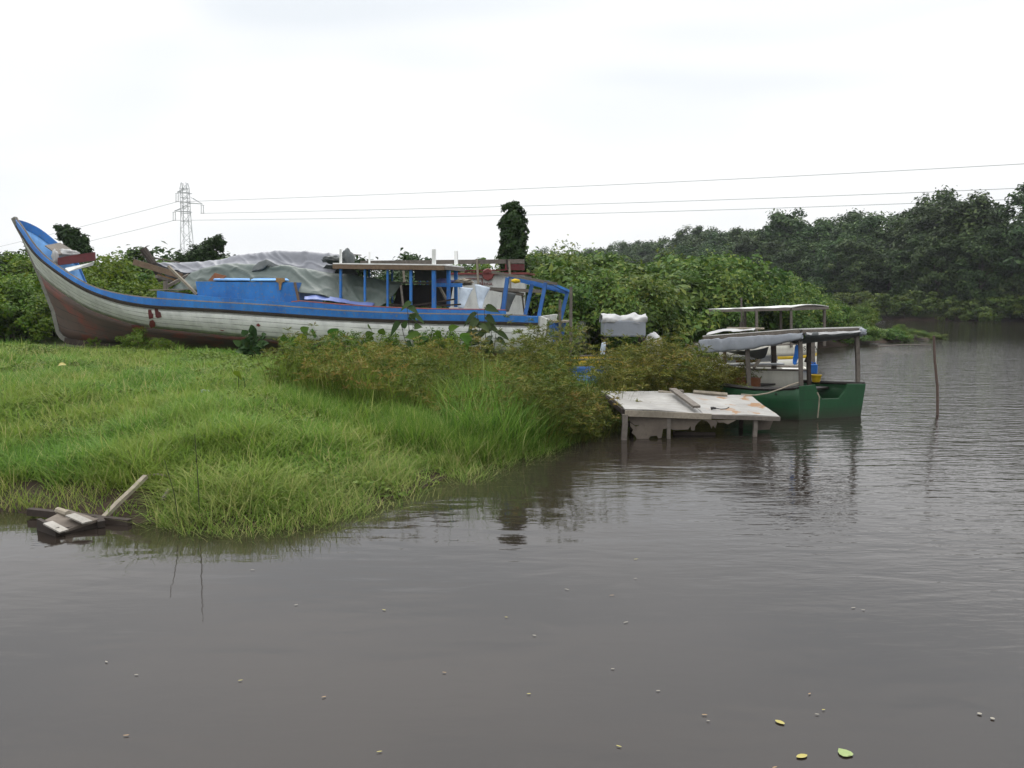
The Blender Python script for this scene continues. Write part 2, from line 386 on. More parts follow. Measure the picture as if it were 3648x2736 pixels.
def vnoise(x, y, s, seed=0):
    """cheap smooth value noise, vectorised"""
    x = np.asarray(x) * s + seed * 17.3; y = np.asarray(y) * s - seed * 9.1
    xi = np.floor(x).astype(np.int64); yi = np.floor(y).astype(np.int64); fx = x - xi; fy = y - yi
    h = lambda a, b: ((np.sin(a * 127.1 + b * 311.7 + seed) * 43758.5453) % 1.0)
    ux = fx * fx * (3 - 2 * fx); uy = fy * fy * (3 - 2 * fy)
    return (h(xi, yi) * (1 - ux) + h(xi + 1, yi) * ux) * (1 - uy) + (h(xi, yi + 1) * (1 - ux) + h(xi + 1, yi + 1) * ux) * uy
def land_d(x, y): return np.maximum(sdist(LAND, x, y), sdist(FAR, x, y))
def ground_z(x, y, d=None):
    d = land_d(x, y) if d is None else d
    wob = (vnoise(x, y, .35, 1) - .5) * .12 + (vnoise(x, y, 1.3, 2) - .5) * .12
    wob = np.where(np.asarray(y) < 70, wob, wob * 2)
    up = .98 * (1 - np.exp(-np.maximum(d, 0) / 3.0)) + .010 * np.minimum(np.maximum(d, 0), 40) + wob * np.clip(d / 2.0, 0, 1)
    dn = -1.1 * (1 - np.exp(np.minimum(d, 0) / 2.5))
    return np.where(d > 0, up, dn)
def gz(x, y): return float(ground_z(np.array([x]), np.array([y]))[0])

def geo(a, b, n): return list(np.sign(b - a) * (np.geomspace(1, abs(b - a) + 1, n) - 1) + a)
gx = np.array(sorted(set([round(v, 4) for v in list(np.arange(-18, 9, .25)) + list(np.arange(9, 34, .6)) + geo(34, 1000, 30) + geo(-18, -900, 30)])))
gy = np.array(sorted(set([round(v, 4) for v in list(np.arange(4, 31, .25)) + list(np.arange(31, 66, .7)) + list(np.arange(66, 260, 5)) + geo(260, 1000, 16) + [-60, -10, 0]])))
XX, YY = np.meshgrid(gx, gy); ZZ = ground_z(XX, YY)
nx, ny = len(gx), len(gy)
ii = (np.arange(ny - 1)[:, None] * nx + np.arange(nx - 1)[None, :]).ravel()
def ground_mat():
    m, nt, b, o = newmat('bank_soil'); c = coords(nt)
    g = N(nt, 'ShaderNodeNewGeometry'); sp = N(nt, 'ShaderNodeSeparateXYZ'); L(nt, g.outputs['Position'], sp.inputs[0])
    mud = mix(nt, ramp(nt, noise(nt, c, 3, 6, .7), [(.3, 0.0), (.7, 1.0)]), (.045, .028, .017), (.022, .014, .009))
    veg = mix(nt, ramp(nt, noise(nt, c, 1.1, 6), [(.35, 0.0), (.65, 1.0)]), (.045, .075, .016), (.065, .075, .022))
    h = math_(nt, 'ADD', sp.outputs[2], math_(nt, 'MULTIPLY', math_(nt, 'SUBTRACT', noise(nt, c, 1.8, 4), .5), .5))
    col = mix(nt, ramp(nt, h, [(.28, 0.0), (.5, 1.0)]), mud, veg)
    L(nt, col, b.inputs['Base Color']); setp(b, .85, .2); bump(nt, b, noise(nt, c, 7, 6, .7), .8, .06); return m
gme = np_mesh('ground', np.stack([XX, YY, ZZ], -1), np.stack([ii, ii + 1, ii + nx + 1, ii + nx], 1), ground_mat(), smooth=True)
tag(link('ground', gme), 'grassy river bank and flat land behind', kind='structure')

# ------------------------------------------------------------------ water
def water_mat():
    m, nt, b, o = newmat('river_water')
    b.inputs['Base Color'].default_value = (.020, .0155, .0125, 1)
    setp(b, .035, .5); b.inputs['IOR'].default_value = 1.42
    tc = N(nt, 'ShaderNodeNewGeometry').outputs['Position']
    def mp(scale, rz):
        n = N(nt, 'ShaderNodeMapping'); L(nt, tc, n.inputs[0]); n.inputs['Scale'].default_value = scale; n.inputs['Rotation'].default_value = (0, 0, rz); return n.outputs[0]
    swell = noise(nt, mp((.35, 1.25, 1), .10), 1.0, 2, .5, .3)
    wav = noise(nt, mp((.55, 1.9, 1), .12), 1.4, 3, .5, .5)
    rip = noise(nt, mp((1.0, 3.2, 1), -.08), 2.2, 3, .55, .4)
    loop = noise(nt, mp((1.3, 1.9, 1), .3), 1.0, 1, .4, 1.0)
    sp = N(nt, 'ShaderNodeSeparateXYZ'); L(nt, tc, sp.inputs[0])
    # ripples grow away from the sheltered bank, out on the open river
    open_ = math_(nt, 'ADD', math_(nt, 'MULTIPLY', sp.outputs[0], .075), math_(nt, 'MULTIPLY', sp.outputs[1], .024))
    open_ = math_(nt, 'ADD', open_, math_(nt, 'MULTIPLY', math_(nt, 'SUBTRACT', noise(nt, mp((.16, .1, 1), 0), 1, 3), .5), .9))
    om = math_(nt, 'MULTIPLY', ramp(nt, math_(nt, 'MULTIPLY', open_, .6), [(.2, .05), (.5, .38), (1.0, 1.0)]), 2.0)
    calm = ramp(nt, math_(nt, 'MULTIPLY', sp.outputs[1], .01), [(.40, 1.0), (.58, .45)])
    om = math_(nt, 'MULTIPLY', om, calm)
    h = math_(nt, 'ADD', math_(nt, 'MULTIPLY', swell, .5), math_(nt, 'MULTIPLY', math_(nt, 'ADD', math_(nt, 'MULTIPLY', wav, 1.5), math_(nt, 'MULTIPLY', rip, .8)), om))
    h = math_(nt, 'ADD', h, math_(nt, 'MULTIPLY', loop, .22))
    bp = N(nt, 'ShaderNodeBump'); L(nt, h, bp.inputs['Height']); bp.inputs['Strength'].default_value = 1; bp.inputs['Distance'].default_value = .021
    L(nt, bp.outputs[0], b.inputs['Normal']); return m
wm = np_mesh('water', [(-900, -60, 0), (1000, -60, 0), (1000, 1000, 0), (-900, 1000, 0)], [(0, 1, 2, 3)], water_mat())
tag(link('water', wm), 'brown river water with small ripples', kind='structure')

# ------------------------------------------------------------------ foliage generators (numpy)
def ribbons(base, az, length, width, lean, curl, nseg=3, twist=None):
    """flat tapering blades: (N) bases -> verts, quads"""
    n = len(base); d = np.stack([np.cos(az), np.sin(az), np.zeros(n)], 1); tw = az + np.pi / 2 if twist is None else twist
    s = np.stack([np.cos(tw), np.sin(tw), np.zeros(n)], 1); vs = []
    for k in range(nseg + 1):
        f = k / nseg; hor = (lean * f + curl * f * f) * length; z = length * (f * np.sqrt(np.maximum(1 - lean ** 2 * .6, .05)) - .45 * curl * f ** 2.4)
        c = base + d * hor[:, None] + np.array([0, 0, 1.0]) * z[:, None]; w = width * (1 - f) ** .7 * .5 + width * .04
        vs.append(c - s * w[:, None]); vs.append(c + s * w[:, None])
    vs = np.stack(vs, 1); m = (nseg + 1) * 2
    b = np.arange(n)[:, None] * m; q = []
    for k in range(nseg): q.append(np.stack([b[:, 0] + 2 * k, b[:, 0] + 2 * k + 1, b[:, 0] + 2 * k + 3, b[:, 0] + 2 * k + 2], 1))
    return vs.reshape(-1, 3), np.concatenate(q), m
def unit(a): return a / np.maximum(np.linalg.norm(a, axis=1, keepdims=True), 1e-9)
def cards(c, nrm, length, width, fold=.25, rng=RNG):
    """pointed leaves: two folded triangles each"""
    n = len(c); nrm = unit(nrm); r = rng.normal(size=(n, 3)); ax = unit(np.cross(nrm, r)); sd = np.cross(nrm, ax)
    l = length[:, None] * .5; w = width[:, None] * .5
    v = np.stack([c - ax * l, c + sd * w + nrm * w * fold - ax * l * .15, c + ax * l - nrm * l * .2, c - sd * w + nrm * w * fold - ax * l * .15], 1)
    b = np.arange(n)[:, None] * 4
    return v.reshape(-1, 3), np.concatenate([b + [0, 1, 2], b + [0, 2, 3]])
def crown_mesh(name, mat, rx, ry, rz, nclump, nleaf, leaf, seed, zc=0.0, low=-.35, clump_r=.34, spiky=.2, twigs=True, upb=.6):
    """crown volume: leaf clumps scattered through an uneven ellipsoid with gaps between them"""
    g = np.random.default_rng(seed); cs = []
    while len(cs) < nclump:
        d = g.normal(size=3); d /= np.linalg.norm(d)
        if d[2] < low: continue
        k = g.uniform(.35, 1.0) ** .5 * (1 + spiky * g.normal() * .5)
        cs.append((d[0] * rx * k, d[1] * ry * k, zc + d[2] * rz * k))
    cs = np.array(cs); cl = g.integers(0, nclump, nleaf); R = min(rx, ry, rz)
    rad = R * clump_r * g.uniform(.55, 1.25, nclump); off = unit(g.normal(size=(nleaf, 3))) * (g.uniform(0, 1, (nleaf, 1)) ** .45) * np.where(g.random((nleaf, 1)) < .16, g.uniform(1, 1.5, (nleaf, 1)), 1)
    off[:, 2] *= .72
    c = cs[cl] + off * rad[cl][:, None]
    out = c - np.array([0, 0, zc - rz * .3]); nr = unit(out) * .5 + off * .6 + np.array([0, 0, upb]) + g.normal(size=(nleaf, 3)) * .45
    ln = leaf * g.uniform(.6, 1.35, nleaf); v, f = cards(c, nr, ln, ln * g.uniform(.4, .62, nleaf), .25, g)
    tint = np.clip(g.normal(.42, .2, nleaf) + (g.random(nclump)[cl] - .5) * .45, 0, 1)
    return np_mesh(name, v, f, mat, np.repeat(tint, 4)), cs
def trunk_mesh(name, h, r, targets, seed, mat):
    g = random.Random(seed); mb = MB(); pts = [V((0, 0, -.5))]; x = y = 0
    for i in range(1, 6):
        x += g.uniform(-.05, .05) * h; y += g.uniform(-.05, .05) * h; pts.append(V((x, y, h * i / 5)))
    mb.tube(pts, r, 7, r * .35)
    for t in targets:
        t = V(t); s = pts[g.randint(2, 4)]; mid = s.lerp(t, .5) + V((0, 0, -.06 * h)); mb.tube([s, mid, t], r * .35, 5, r * .1)
    me = bpy.data.meshes.new(name); me.from_pydata([tuple(p) for p in mb.v], [], mb.f); me.update(); me.materials.append(mat); return me

def in_poly(poly, x, y): return sdist(poly, x, y) > 0

# --- grass (stuff)
BOATBOX = [(-18.5, 29.2), (.6, 24.6), (2.0, 27.5), (-16.5, 32.5)]
def sample(n, y0, y1, power=1.0, xlo=-.66, xhi=.3, xmax=8):
    y = y0 + (y1 - y0) * RNG.random(n) ** power; x = y * RNG.uniform(xlo, xhi, n)
    k = x < xmax; return x[k], y[k]
SEDGE = [(-5.3, 18.2), (-4.2, 17.0), (-2.6, 16.4), (-1.2, 16.2), (-.2, 15.9), (.9, 16.9), (1.7, 18.2), (3, 19.5), (5.0, 21.2), (6.6, 22.4), (6.2, 23.3), (4.0, 23.8), (1.8, 24.0), (-1.2, 22.6), (-4.2, 20.8)]
x, y = sample(235000, 10.2, 31, 1.25)
d = land_d(x, y); keep = (d > -.10) & ~in_poly(BOATBOX, x, y)
# bare cut bank at the far left waterline
bare = (x < -4.9) & (d < .75) & (vnoise(x, y, 2.2, 5) < .80)
bare |= (x < -3.6) & (d < .32) & (vnoise(x, y, 2.0, 6) < .55)
ins = sdist(SEDGE, x, y); keep &= (RNG.random(len(x)) < np.clip((d + .1) / .8, .12, 1)) & ~bare & ((ins < .3) | (RNG.random(len(x)) < .25))
x, y, d = x[keep], y[keep], d[keep]; n = len(x); z = ground_z(x, y, d)
pt = vnoise(x, y, .9, 3); pt2 = vnoise(x, y, .28, 4); fr = np.clip(1 - d / 2.2, 0, 1) * (x > -5.0)
ln = (.14 + .30 * RNG.random(n) ** 1.5) * (.6 + .7 * pt + 1.1 * np.maximum(vnoise(x, y, 1.9, 21) - .55, 0) * 2 * (vnoise(x, y, .5, 22) > .4)) * (.5 + .5 * np.clip((d + .1) / 1.1, 0, 1)) * np.where(y > 20, .8, 1)
wd = (.0055 + .00048 * y) * RNG.uniform(1.0, 1.9, n); lean = RNG.uniform(.05, .8, n) + .15 * fr; curl = RNG.uniform(.1, .95, n) + .3 * fr
v, f, m = ribbons(np.stack([x, y, z - .02], 1), RNG.uniform(0, 2 * np.pi, n), ln, wd, lean, curl, 3)
tint = np.clip(.10 + .42 * pt2 + RNG.normal(0, .19, n) + .38 * fr * RNG.random(n) + .5 * (RNG.random(n) < .09), 0, 1)
tag(link('grass', np_mesh('grass', v, f, M['grass'], np.repeat(tint, m))), 'bright green grass on the bank', kind='stuff')

# --- tall grass in front of and among the sedges, plus reeds standing in the shallows
def tuft_region(poly, n, l0, l1, name, mat, wd, tmean, label, lean0=.05, lean1=.5, zoff=0.0, curl1=.55):
    P = np.array(poly); x = RNG.uniform(P[:, 0].min(), P[:, 0].max(), n * 3); y = RNG.uniform(P[:, 1].min(), P[:, 1].max(), n * 3)
    k = in_poly(poly, x, y) & (vnoise(x, y, 1.4, 9) + RNG.uniform(-.25, .25, len(x)) > .38); x, y = x[k][:n], y[k][:n]; n = len(x); z = np.maximum(ground_z(x, y), -.25)
    v, f, m = ribbons(np.stack([x, y, z - .03 + zoff], 1), RNG.uniform(0, 2 * np.pi, n), RNG.uniform(l0, l1, n) * (.6 + .7 * vnoise(x, y, .8, 8)), np.full(n, wd), RNG.uniform(lean0, lean1, n), RNG.uniform(.05, curl1, n), 4)
    t = np.clip(RNG.normal(tmean, .2, n), 0, 1)
    return tag(link(name, np_mesh(name, v, f, mat, np.repeat(t, m))), label, kind='stuff')
tuft_region([(-5.3, 17.0), (-3.6, 15.2), (-1.8, 14.4), (-.7, 14.3), (.6, 15.6), (1.5, 17.2), (1.3, 19), (-1, 18.5), (-3.5, 18)], 12000, .3, .62, 'tall_grass', M['tallgrass'], .014, .42, 'tall loose grass in front of the sedges')
tuft_region([(-1.2, 15.2), (.1, 15.3), (.9, 16.6), (.7, 19.0), (-.6, 19.5)], 3200, .55, 1.2, 'tall_grass', M['tallgrass'], .018, .42, 'tallest bright green grass by the waterline', .05, .6, 0, .6)
tuft_region([(-5.0, 11.6), (-4.6, 10.6), (-3.9, 10.05), (-2.8, 10.1), (-2.0, 10.75), (-.9, 12.5), (-.05, 14.2), (1.0, 15.8), (.4, 16.4), (-1.7, 13.8), (-2.9, 12.1)], 11000, .16, .50, 'shore_grass', M['tallgrass'], .010, .66, 'dry drooping grass along the water edge', .25, .75, 0, .9)
tuft_region([(-9.5, 12.6), (-9.5, 11.7), (-6.4, 11.35), (-5.6, 11.0), (-5.4, 11.7), (-6.5, 12.4)], 1500, .25, .5, 'shore_grass', M['tallgrass'], .010, .55, 'thin grass over the bare bank', .25, .7, 0, .8)

# --- creeping ground cover near the boat (stuff)
x, y = sample(150000, 12, 31, .8, -.66, .02)
d = land_d(x, y); k = (~in_poly(BOATBOX, x, y)) & (vnoise(x, y, .7, 12) + np.clip((y - 24) * .05, -.2, .4) + RNG.uniform(-.1, .1, len(x)) > .42) & (sdist(SEDGE, x, y) < .1)
x, y, d = x[k], y[k], d[k]; n = len(x); hump = np.maximum(vnoise(x, y, 1.1, 13) - .35, 0) * .55
z = ground_z(x, y, d) + RNG.random(n) * (.06 + hump * .7); s = RNG.uniform(.05, .11, n)
v, f = cards(np.stack([x, y, z], 1), np.stack([RNG.normal(0, .5, n), RNG.normal(-.25, .5, n), np.ones(n)], 1), s, s * .75, .2)
tag(link('ground_cover', np_mesh('ground_cover', v, f, M['cover'], np.repeat(np.clip(RNG.normal(.45, .22, n) + (vnoise(x, y, .6, 14) - .5) * .5, 0, 1), 4))), 'creeping leafy weeds round the stranded boat', kind='stuff')

# --- sedge beds (stuff): stems topped by radiating umbels
def sedge_bed(name, cx, cy, label, hmul=1.0, leanx=0.0, brown=.5):
    # a thin screen of tall bare stems where the blue boat shows through
    r_ = cx / cy; gap = (r_ > .060) & (r_ < .109) & (cy > 18.6); kp_ = ~gap | (RNG.random(len(cx)) < .10); hm_ = np.broadcast_to(np.asarray(hmul, float), cx.shape)
    low_ = (r_ > .052) & (r_ < .120) & ~gap; hm_ = np.where(gap, 1.0, np.where(low_, .58, hm_))[kp_]; cx, cy, gap = cx[kp_], cy[kp_], gap[kp_]; hmul = hm_
    nc = len(cx); ns = 20; x = np.repeat(cx, ns) + RNG.normal(0, .16, nc * ns); y = np.repeat(cy, ns) + RNG.normal(0, .16, nc * ns)
    n = len(x); ch = np.repeat(RNG.uniform(.75, 1.15, nc), ns); z = np.maximum(ground_z(x, y), -.3); base = np.stack([x, y, z], 1)
    az = np.arctan2(RNG.normal(0, 1, n), RNG.normal(leanx * 1.6, 1, n)); Ls = (RNG.uniform(.55, 1.5, n)) * ch * (hmul if np.isscalar(hmul) else np.repeat(hmul, ns)); lean = RNG.uniform(.05, .5, n) + abs(leanx) * .12; curl = RNG.uniform(0, .22, n)
    v1, f1, m1 = ribbons(base, az, Ls, np.full(n, .013), lean, curl, 3)
    tops = v1.reshape(n, m1, 3)[:, -1, :]; t1 = np.repeat(np.clip(RNG.normal(.15, .1, n), 0, 1), m1)
    k = 15; tb = np.repeat(tops, k, 0); nn = len(tb); el = RNG.uniform(-.15, 1.0, nn); a2 = RNG.uniform(0, 2 * np.pi, nn); l2 = RNG.uniform(.08, .20, nn)
    d2 = np.stack([np.cos(a2) * np.cos(el), np.sin(a2) * np.cos(el), np.sin(el)], 1); s2 = unit(np.cross(d2, RNG.normal(size=(nn, 3)))) * .009
    e = tb + d2 * l2[:, None]; mid = tb + d2 * (l2 * .6)[:, None]; e[:, 2] -= .03
    v2 = np.stack([tb, mid - s2 * 1.2, e, mid + s2 * 1.2], 1).reshape(-1, 3); f2 = np.arange(nn * 4).reshape(nn, 4)
    cb = np.clip(RNG.normal(brown, .2, nc), 0, 1)
    t2 = np.repeat(np.clip(np.repeat(np.repeat(cb, ns), k) + RNG.normal(0, .16, nn), 0, 1), 4)
    # spent lower blades filling the clump
    nb = nc * 40; bx = np.repeat(cx, 40) + RNG.normal(0, .2, nb); by = np.repeat(cy, 40) + RNG.normal(0, .2, nb)
    v3, f3, m3 = ribbons(np.stack([bx, by, np.maximum(ground_z(bx, by), -.3)], 1), RNG.uniform(0, 6.3, nb), RNG.uniform(.35, 1.15, nb) * np.repeat(np.where(gap, .45, np.minimum(hmul, 1)), 40), np.full(nb, .016), RNG.uniform(.1, .6, nb), RNG.uniform(.1, .8, nb), 3)
    t3 = np.repeat(np.clip(RNG.normal(.35, .25, nb), 0, 1), m3)
    V_ = np.concatenate([v1, v2, v3]); F_ = np.concatenate([f1, f2 + len(v1), f3 + len(v1) + len(v2)])
    return tag(link(name, np_mesh(name, V_, F_, M['sedge'], np.concatenate([t1, t2, t3]))), label, kind='stuff')
def scatter(poly, n, seed):
    g = np.random.default_rng(seed); P = np.array(poly); x = g.uniform(P[:, 0].min(), P[:, 0].max(), n * 6); y = g.uniform(P[:, 1].min(), P[:, 1].max(), n * 6)
    k = in_poly(poly, x, y); return x[k][:n], y[k][:n]
SL = [(-5.4, 18.3), (-4.3, 17.1), (-2.6, 16.5), (-1.2, 16.3), (.0, 16.6), (1.0, 18.3), (.2, 21.8), (-1.5, 22.2), (-4.4, 20.6)]
cx, cy = scatter(SL, 112, 3); sedge_bed('sedge_bed', cx, cy, 'brown headed sedges in front of the stranded boat', np.interp(cx / cy, [-.25, -.17, -.12, .02, .045], [.74, .74, .64, .58, .85]) * RNG.uniform(.65, 1.3, len(cx)), 0, .43)
SR = [(.2, 16.4), (.9, 16.4), (1.9, 17.7), (2.6, 18.9), (1.9, 20.5), (1.2, 23), (.2, 22)]
cx, cy = scatter(SR, 84, 4); sedge_bed('sedge_bed', cx, cy, 'dense green brown sedges leaning over the water', np.interp(cx / cy, [.02, .035, .05], [.95, 1.35, 1.3]) * RNG.uniform(.8, 1.15, len(cx)), .25, .28)
ST = [(1.9, 19.6), (3.2, 20.0), (5.5, 21.3), (6.0, 21.9), (6.3, 22.7), (5.6, 23.2), (3.4, 23.3), (1.8, 23.4)]
cx, cy = scatter(ST, 88, 5); sedge_bed('sedge_bed', cx, cy, 'sedges behind the sunken white shelter', np.clip(1.05 - (cx - 3.6) * .14, .62, 1.02), .7, .30)

tuft_region(SL, 5200, .5, 1.05, 'tall_grass', M['tallgrass'], .018, .38, 'upright green blades among the brown sedges', .05, .4, 0, .4)
tuft_region([(-9, 12.6), (-4.2, 10.9), (-2.4, 11.6), (-.8, 14.0), (-2.2, 16), (-5, 18), (-14, 27), (-16, 25), (-10, 16)], 2600, .30, .62, 'dead_stalks', M['tallgrass'], .010, .98, 'dry straw coloured stalks scattered through the green grass', .1, .8, 0, .6)
# --- shrubs and trees: one of each kind built, then copied
def copy_tree(src, loc, s, rz, label=None, group=None):
    o = src.copy(); COL.objects.link(o); o.location = loc; o.scale = s; o.rotation_euler = (0, 0, rz)
    if label: o['label'] = label
    if group: o['group'] = group
    for c in list(src.children):
        k = c.copy(); COL.objects.link(k); k.parent = o
    return o
def make_plant(name, kind_mat, dims, nclump, nleaf, leaf, seed, label, cat, group, trunk=None, **kw):
    rx, ry, rz, zc = dims; root = empty(name, (0, 0, 0), label, cat, group)
    cm, cs = crown_mesh('crown' if trunk else 'foliage', kind_mat, rx, ry, rz, nclump, nleaf, leaf, seed, zc, **kw)
    link('crown' if trunk else 'foliage', cm, root)
    th, tr, nt_ = trunk if trunk else (zc * .9, .05, 5)
    g = random.Random(seed); tg = g.sample([tuple(c) for c in cs], min(nt_, len(cs)))
    link('trunk' if trunk else 'stem', trunk_mesh('trunk' if trunk else 'stem', th, tr, tg, seed, M['bark']), root)
    return root
def place_all(protos, spots, label, group):
    used = set()
    for i, (x, y, s, lab) in enumerate(spots):
        k = i % len(protos); z = gz(x, y) - .1; rz = random.uniform(0, 6.28)
        sv = (s * random.uniform(.9, 1.12), s * random.uniform(.9, 1.12), s * random.uniform(.9, 1.1))
        if k not in used:
            used.add(k); o = protos[k]; o.location = (x, y, z); o.scale = sv; o.rotation_euler = (0, 0, rz)
        else: o = copy_tree(protos[k], (x, y, z), sv, rz)
        o['label'] = lab or label; o['group'] = group

# mangrove forest along the far bank, receding to the left
tp = [make_plant('mangrove_tree', M['mangrove'], (4.4, 4.4, 6.4, 7.0), 110, 14000, .50, 100 + i, 'x', 'tree', 'x', trunk=(9.5, .24, 9), low=-1.0, clump_r=.27, spiky=.16) for i in range(5)]
line = np.array([(66, 96), (56, 98.5), (48, 104), (43, 122), (36, 150), (29, 186), (20, 215), (10, 250), (-6, 290)], float)
seg = np.cumsum([0] + [np.hypot(*(line[i + 1] - line[i])) for i in range(len(line) - 1)])
spots = []
for row, (back, step, hs) in enumerate(((4.5, 6.2, .80), (10, 6.4, 1.0), (17, 7.5, 1.08))):
    s = random.uniform(0, 3)
    while s < seg[-1]:
        px_ = np.interp(s, seg, line[:, 0]); py_ = np.interp(s, seg, line[:, 1]); dx = np.interp(s + 1, seg, line[:, 0]) - px_; dy = np.interp(s + 1, seg, line[:, 1]) - py_
        nn = math.hypot(dx, dy) + 1e-6; ox, oy = dy / nn, -dx / nn
        if oy < 0 and ox < 0: ox, oy = -ox, -oy
        X, Y = px_ + ox * back + random.uniform(-1.5, 1.5), py_ + oy * back + random.uniform(-1.5, 1.5)
        lab = ('dark mangrove tree in the front row of the forest on the far bank', 'dark mangrove tree standing inside the far forest', 'tall mangrove tree on the skyline of the far forest')[row]
        if Y > 180: lab = 'hazy grey green tree in the distant end of the forest'
        spots.append((X, Y, hs * float(np.interp(s, [0, 20, 60], [.93, .98, 1.07])) * random.uniform(.92, 1.07), lab)); s += step * random.uniform(.8, 1.2)
spots.append((61.5, 99, 1.32, 'tallest mangrove tree, cut by the right edge of the photo'))
spots[-1] = (61.5, 98.0, 1.10, spots[-1][3])
place_all(tp, spots, None, 'mangrove trees of the far forest')
# shrub belt at the foot of the forest
sp_ = [make_plant('bank_shrub', M['farshrub'], (2.5, 2.2, 1.5, 1.25), 26, 2300, .34, 200 + i, 'x', 'shrub', 'x', low=-.4, clump_r=.42) for i in range(3)]
spots = []
for i in range(46):
    t = i / 45; s = t * 62; X = np.interp(s, seg, line[:, 0]); Y = np.interp(s, seg, line[:, 1]); b = random.uniform(-1.6, 2.4)
    spots.append((X + b * .5 - 1.0 - (1.0 if i % 2 else 0), Y + b - 1.2, random.uniform(.75, 1.2), None))
place_all(sp_, spots, 'low green shrub at the water edge under the far forest', 'shrubs at the foot of the far forest')
# broad leaved thicket in the middle
bp_ = [make_plant('leafy_bush', M['bush'], (2.2, 2.0, 1.75, 1.7), 40, (4600, 7000, 3400, 5200)[i], (.25, .18, .32, .22)[i], 300 + i, 'x', 'bush', 'x', low=-.6, clump_r=.40, spiky=.3) for i in range(4)]
TH = [(2.2, 28.5), (5.6, 30.5), (6.6, 36.8), (12.6, 44), (20, 50.8), (27, 56.2), (27.5, 58), (18, 60), (6, 52), (-4, 44), (-1, 33)]
spots = []; tries = 0
while len(spots) < 62 and tries < 4000:
    tries += 1; X = random.uniform(-5, 28); Y = random.uniform(28, 60)
    if not in_poly(TH, np.array([X]), np.array([Y]))[0]: continue
    if any((X - a[0]) ** 2 + (Y - a[1]) ** 2 < 2.3 for a in spots): continue
    s = 1.0 + .35 * vnoise(np.array([X]), np.array([Y]), .3, 3)[0]
    r = X / Y
    s *= float(np.interp(r, [.26, .34, .38, .43, .47], [1, .75, .5, .27, .18]))
    if Y < 36: s *= .72
    if r < -.01: s *= .72
    spots.append((X, Y, s, None))
place_all(bp_, spots, 'broad leaved green bush in the thicket behind the moored boats', 'bushes of the green thicket')
spots = [(29.0, 57.6, .20, 'small pale bush at the tip of the thicket, out in the water'), (24.5, 54.0, .26, 'low bush at the water edge right of the moored boats'), (21.0, 51.0, .40, 'low bush behind the upper right corner of the grey canopy'), (26.8, 56.0, .22, 'low bush just left of the tip of the thicket')]
for a in spots:
    o = copy_tree(bp_[random.randint(0, 3)], (a[0], a[1], gz(a[0], a[1]) - .15), (a[2] * 2.0, a[2] * 1.6, a[2]), random.uniform(0, 6), a[3], 'bushes of the green thicket')
# hill bushes behind and left of the boat
hp_ = [make_plant('bank_bush', M['hillbush'], (2.0, 1.8, 1.25, 1.1), 30, 3600, .17, 400 + i, 'x', 'bush', 'x', low=-.5, clump_r=.42) for i in range(3)]
spots = []
for i in range(46):
    Y = random.uniform(32.8, 44) if i > 10 else random.uniform(30.8, 33.5); r = random.uniform(-.66, -.33) if i > 10 else random.uniform(-.68, -.585)
    spots.append((r * Y, Y, random.uniform(.75, 1.1) + max(0, (Y - 34) * .05), 'bright green bush on the bank left of the bow' if r < -.57 else 'bright green bush on the bank behind the bow'))
place_all(hp_, spots, None, 'green bushes on the bank behind the stranded boat')
dp_ = [make_plant('dark_bush', M['darkbush'], (2.0, 1.8, 1.35, 1.2), 26, 3000, .2, 500 + i, 'x', 'bush', 'x', low=-.5, clump_r=.4, spiky=.4) for i in range(2)]
spots = []
for i in range(16): spots.append((random.uniform(-.66, -.2) * 46, random.uniform(44, 50), random.uniform(1.2, 1.7), 'dark green bush on the skyline behind the bow'))
for i in range(15): spots.append((random.uniform(-.21, .02) * 46, random.uniform(42, 50), random.uniform(1.0, 1.5), 'dark bush on the skyline behind the canopy of the stranded boat'))
place_all(dp_, spots, None, 'dark bushes on the skyline')
# small bushes at the hull
for j, (px, py, Y, s, lab) in enumerate(((490, 1228, 27.0, .26, 'low leafy bush at the hull below the maroon patches'), (575, 1232, 26.4, .22, 'smaller leafy bush against the red hull bottom'), (330, 1212, 28.2, .14, 'tiny leafy bush under the bow'), (1370, 1225, 23.6, .36, 'leafy bush in front of the white hull, left of the grey sapling'), (1560, 1215, 24.0, .45, 'leafy bush in front of the white hull, beside the grey sapling'), (1250, 1235, 24.2, .34, 'leafy bush behind the brown sedges at mid hull'))):
    p = at(px, py, Y); copy_tree(hp_[j % 3], (p.x, p.y, gz(p.x, p.y) + .02), (s, s, s * 1.15), j * 1.3, lab, 'small bushes along the hull')
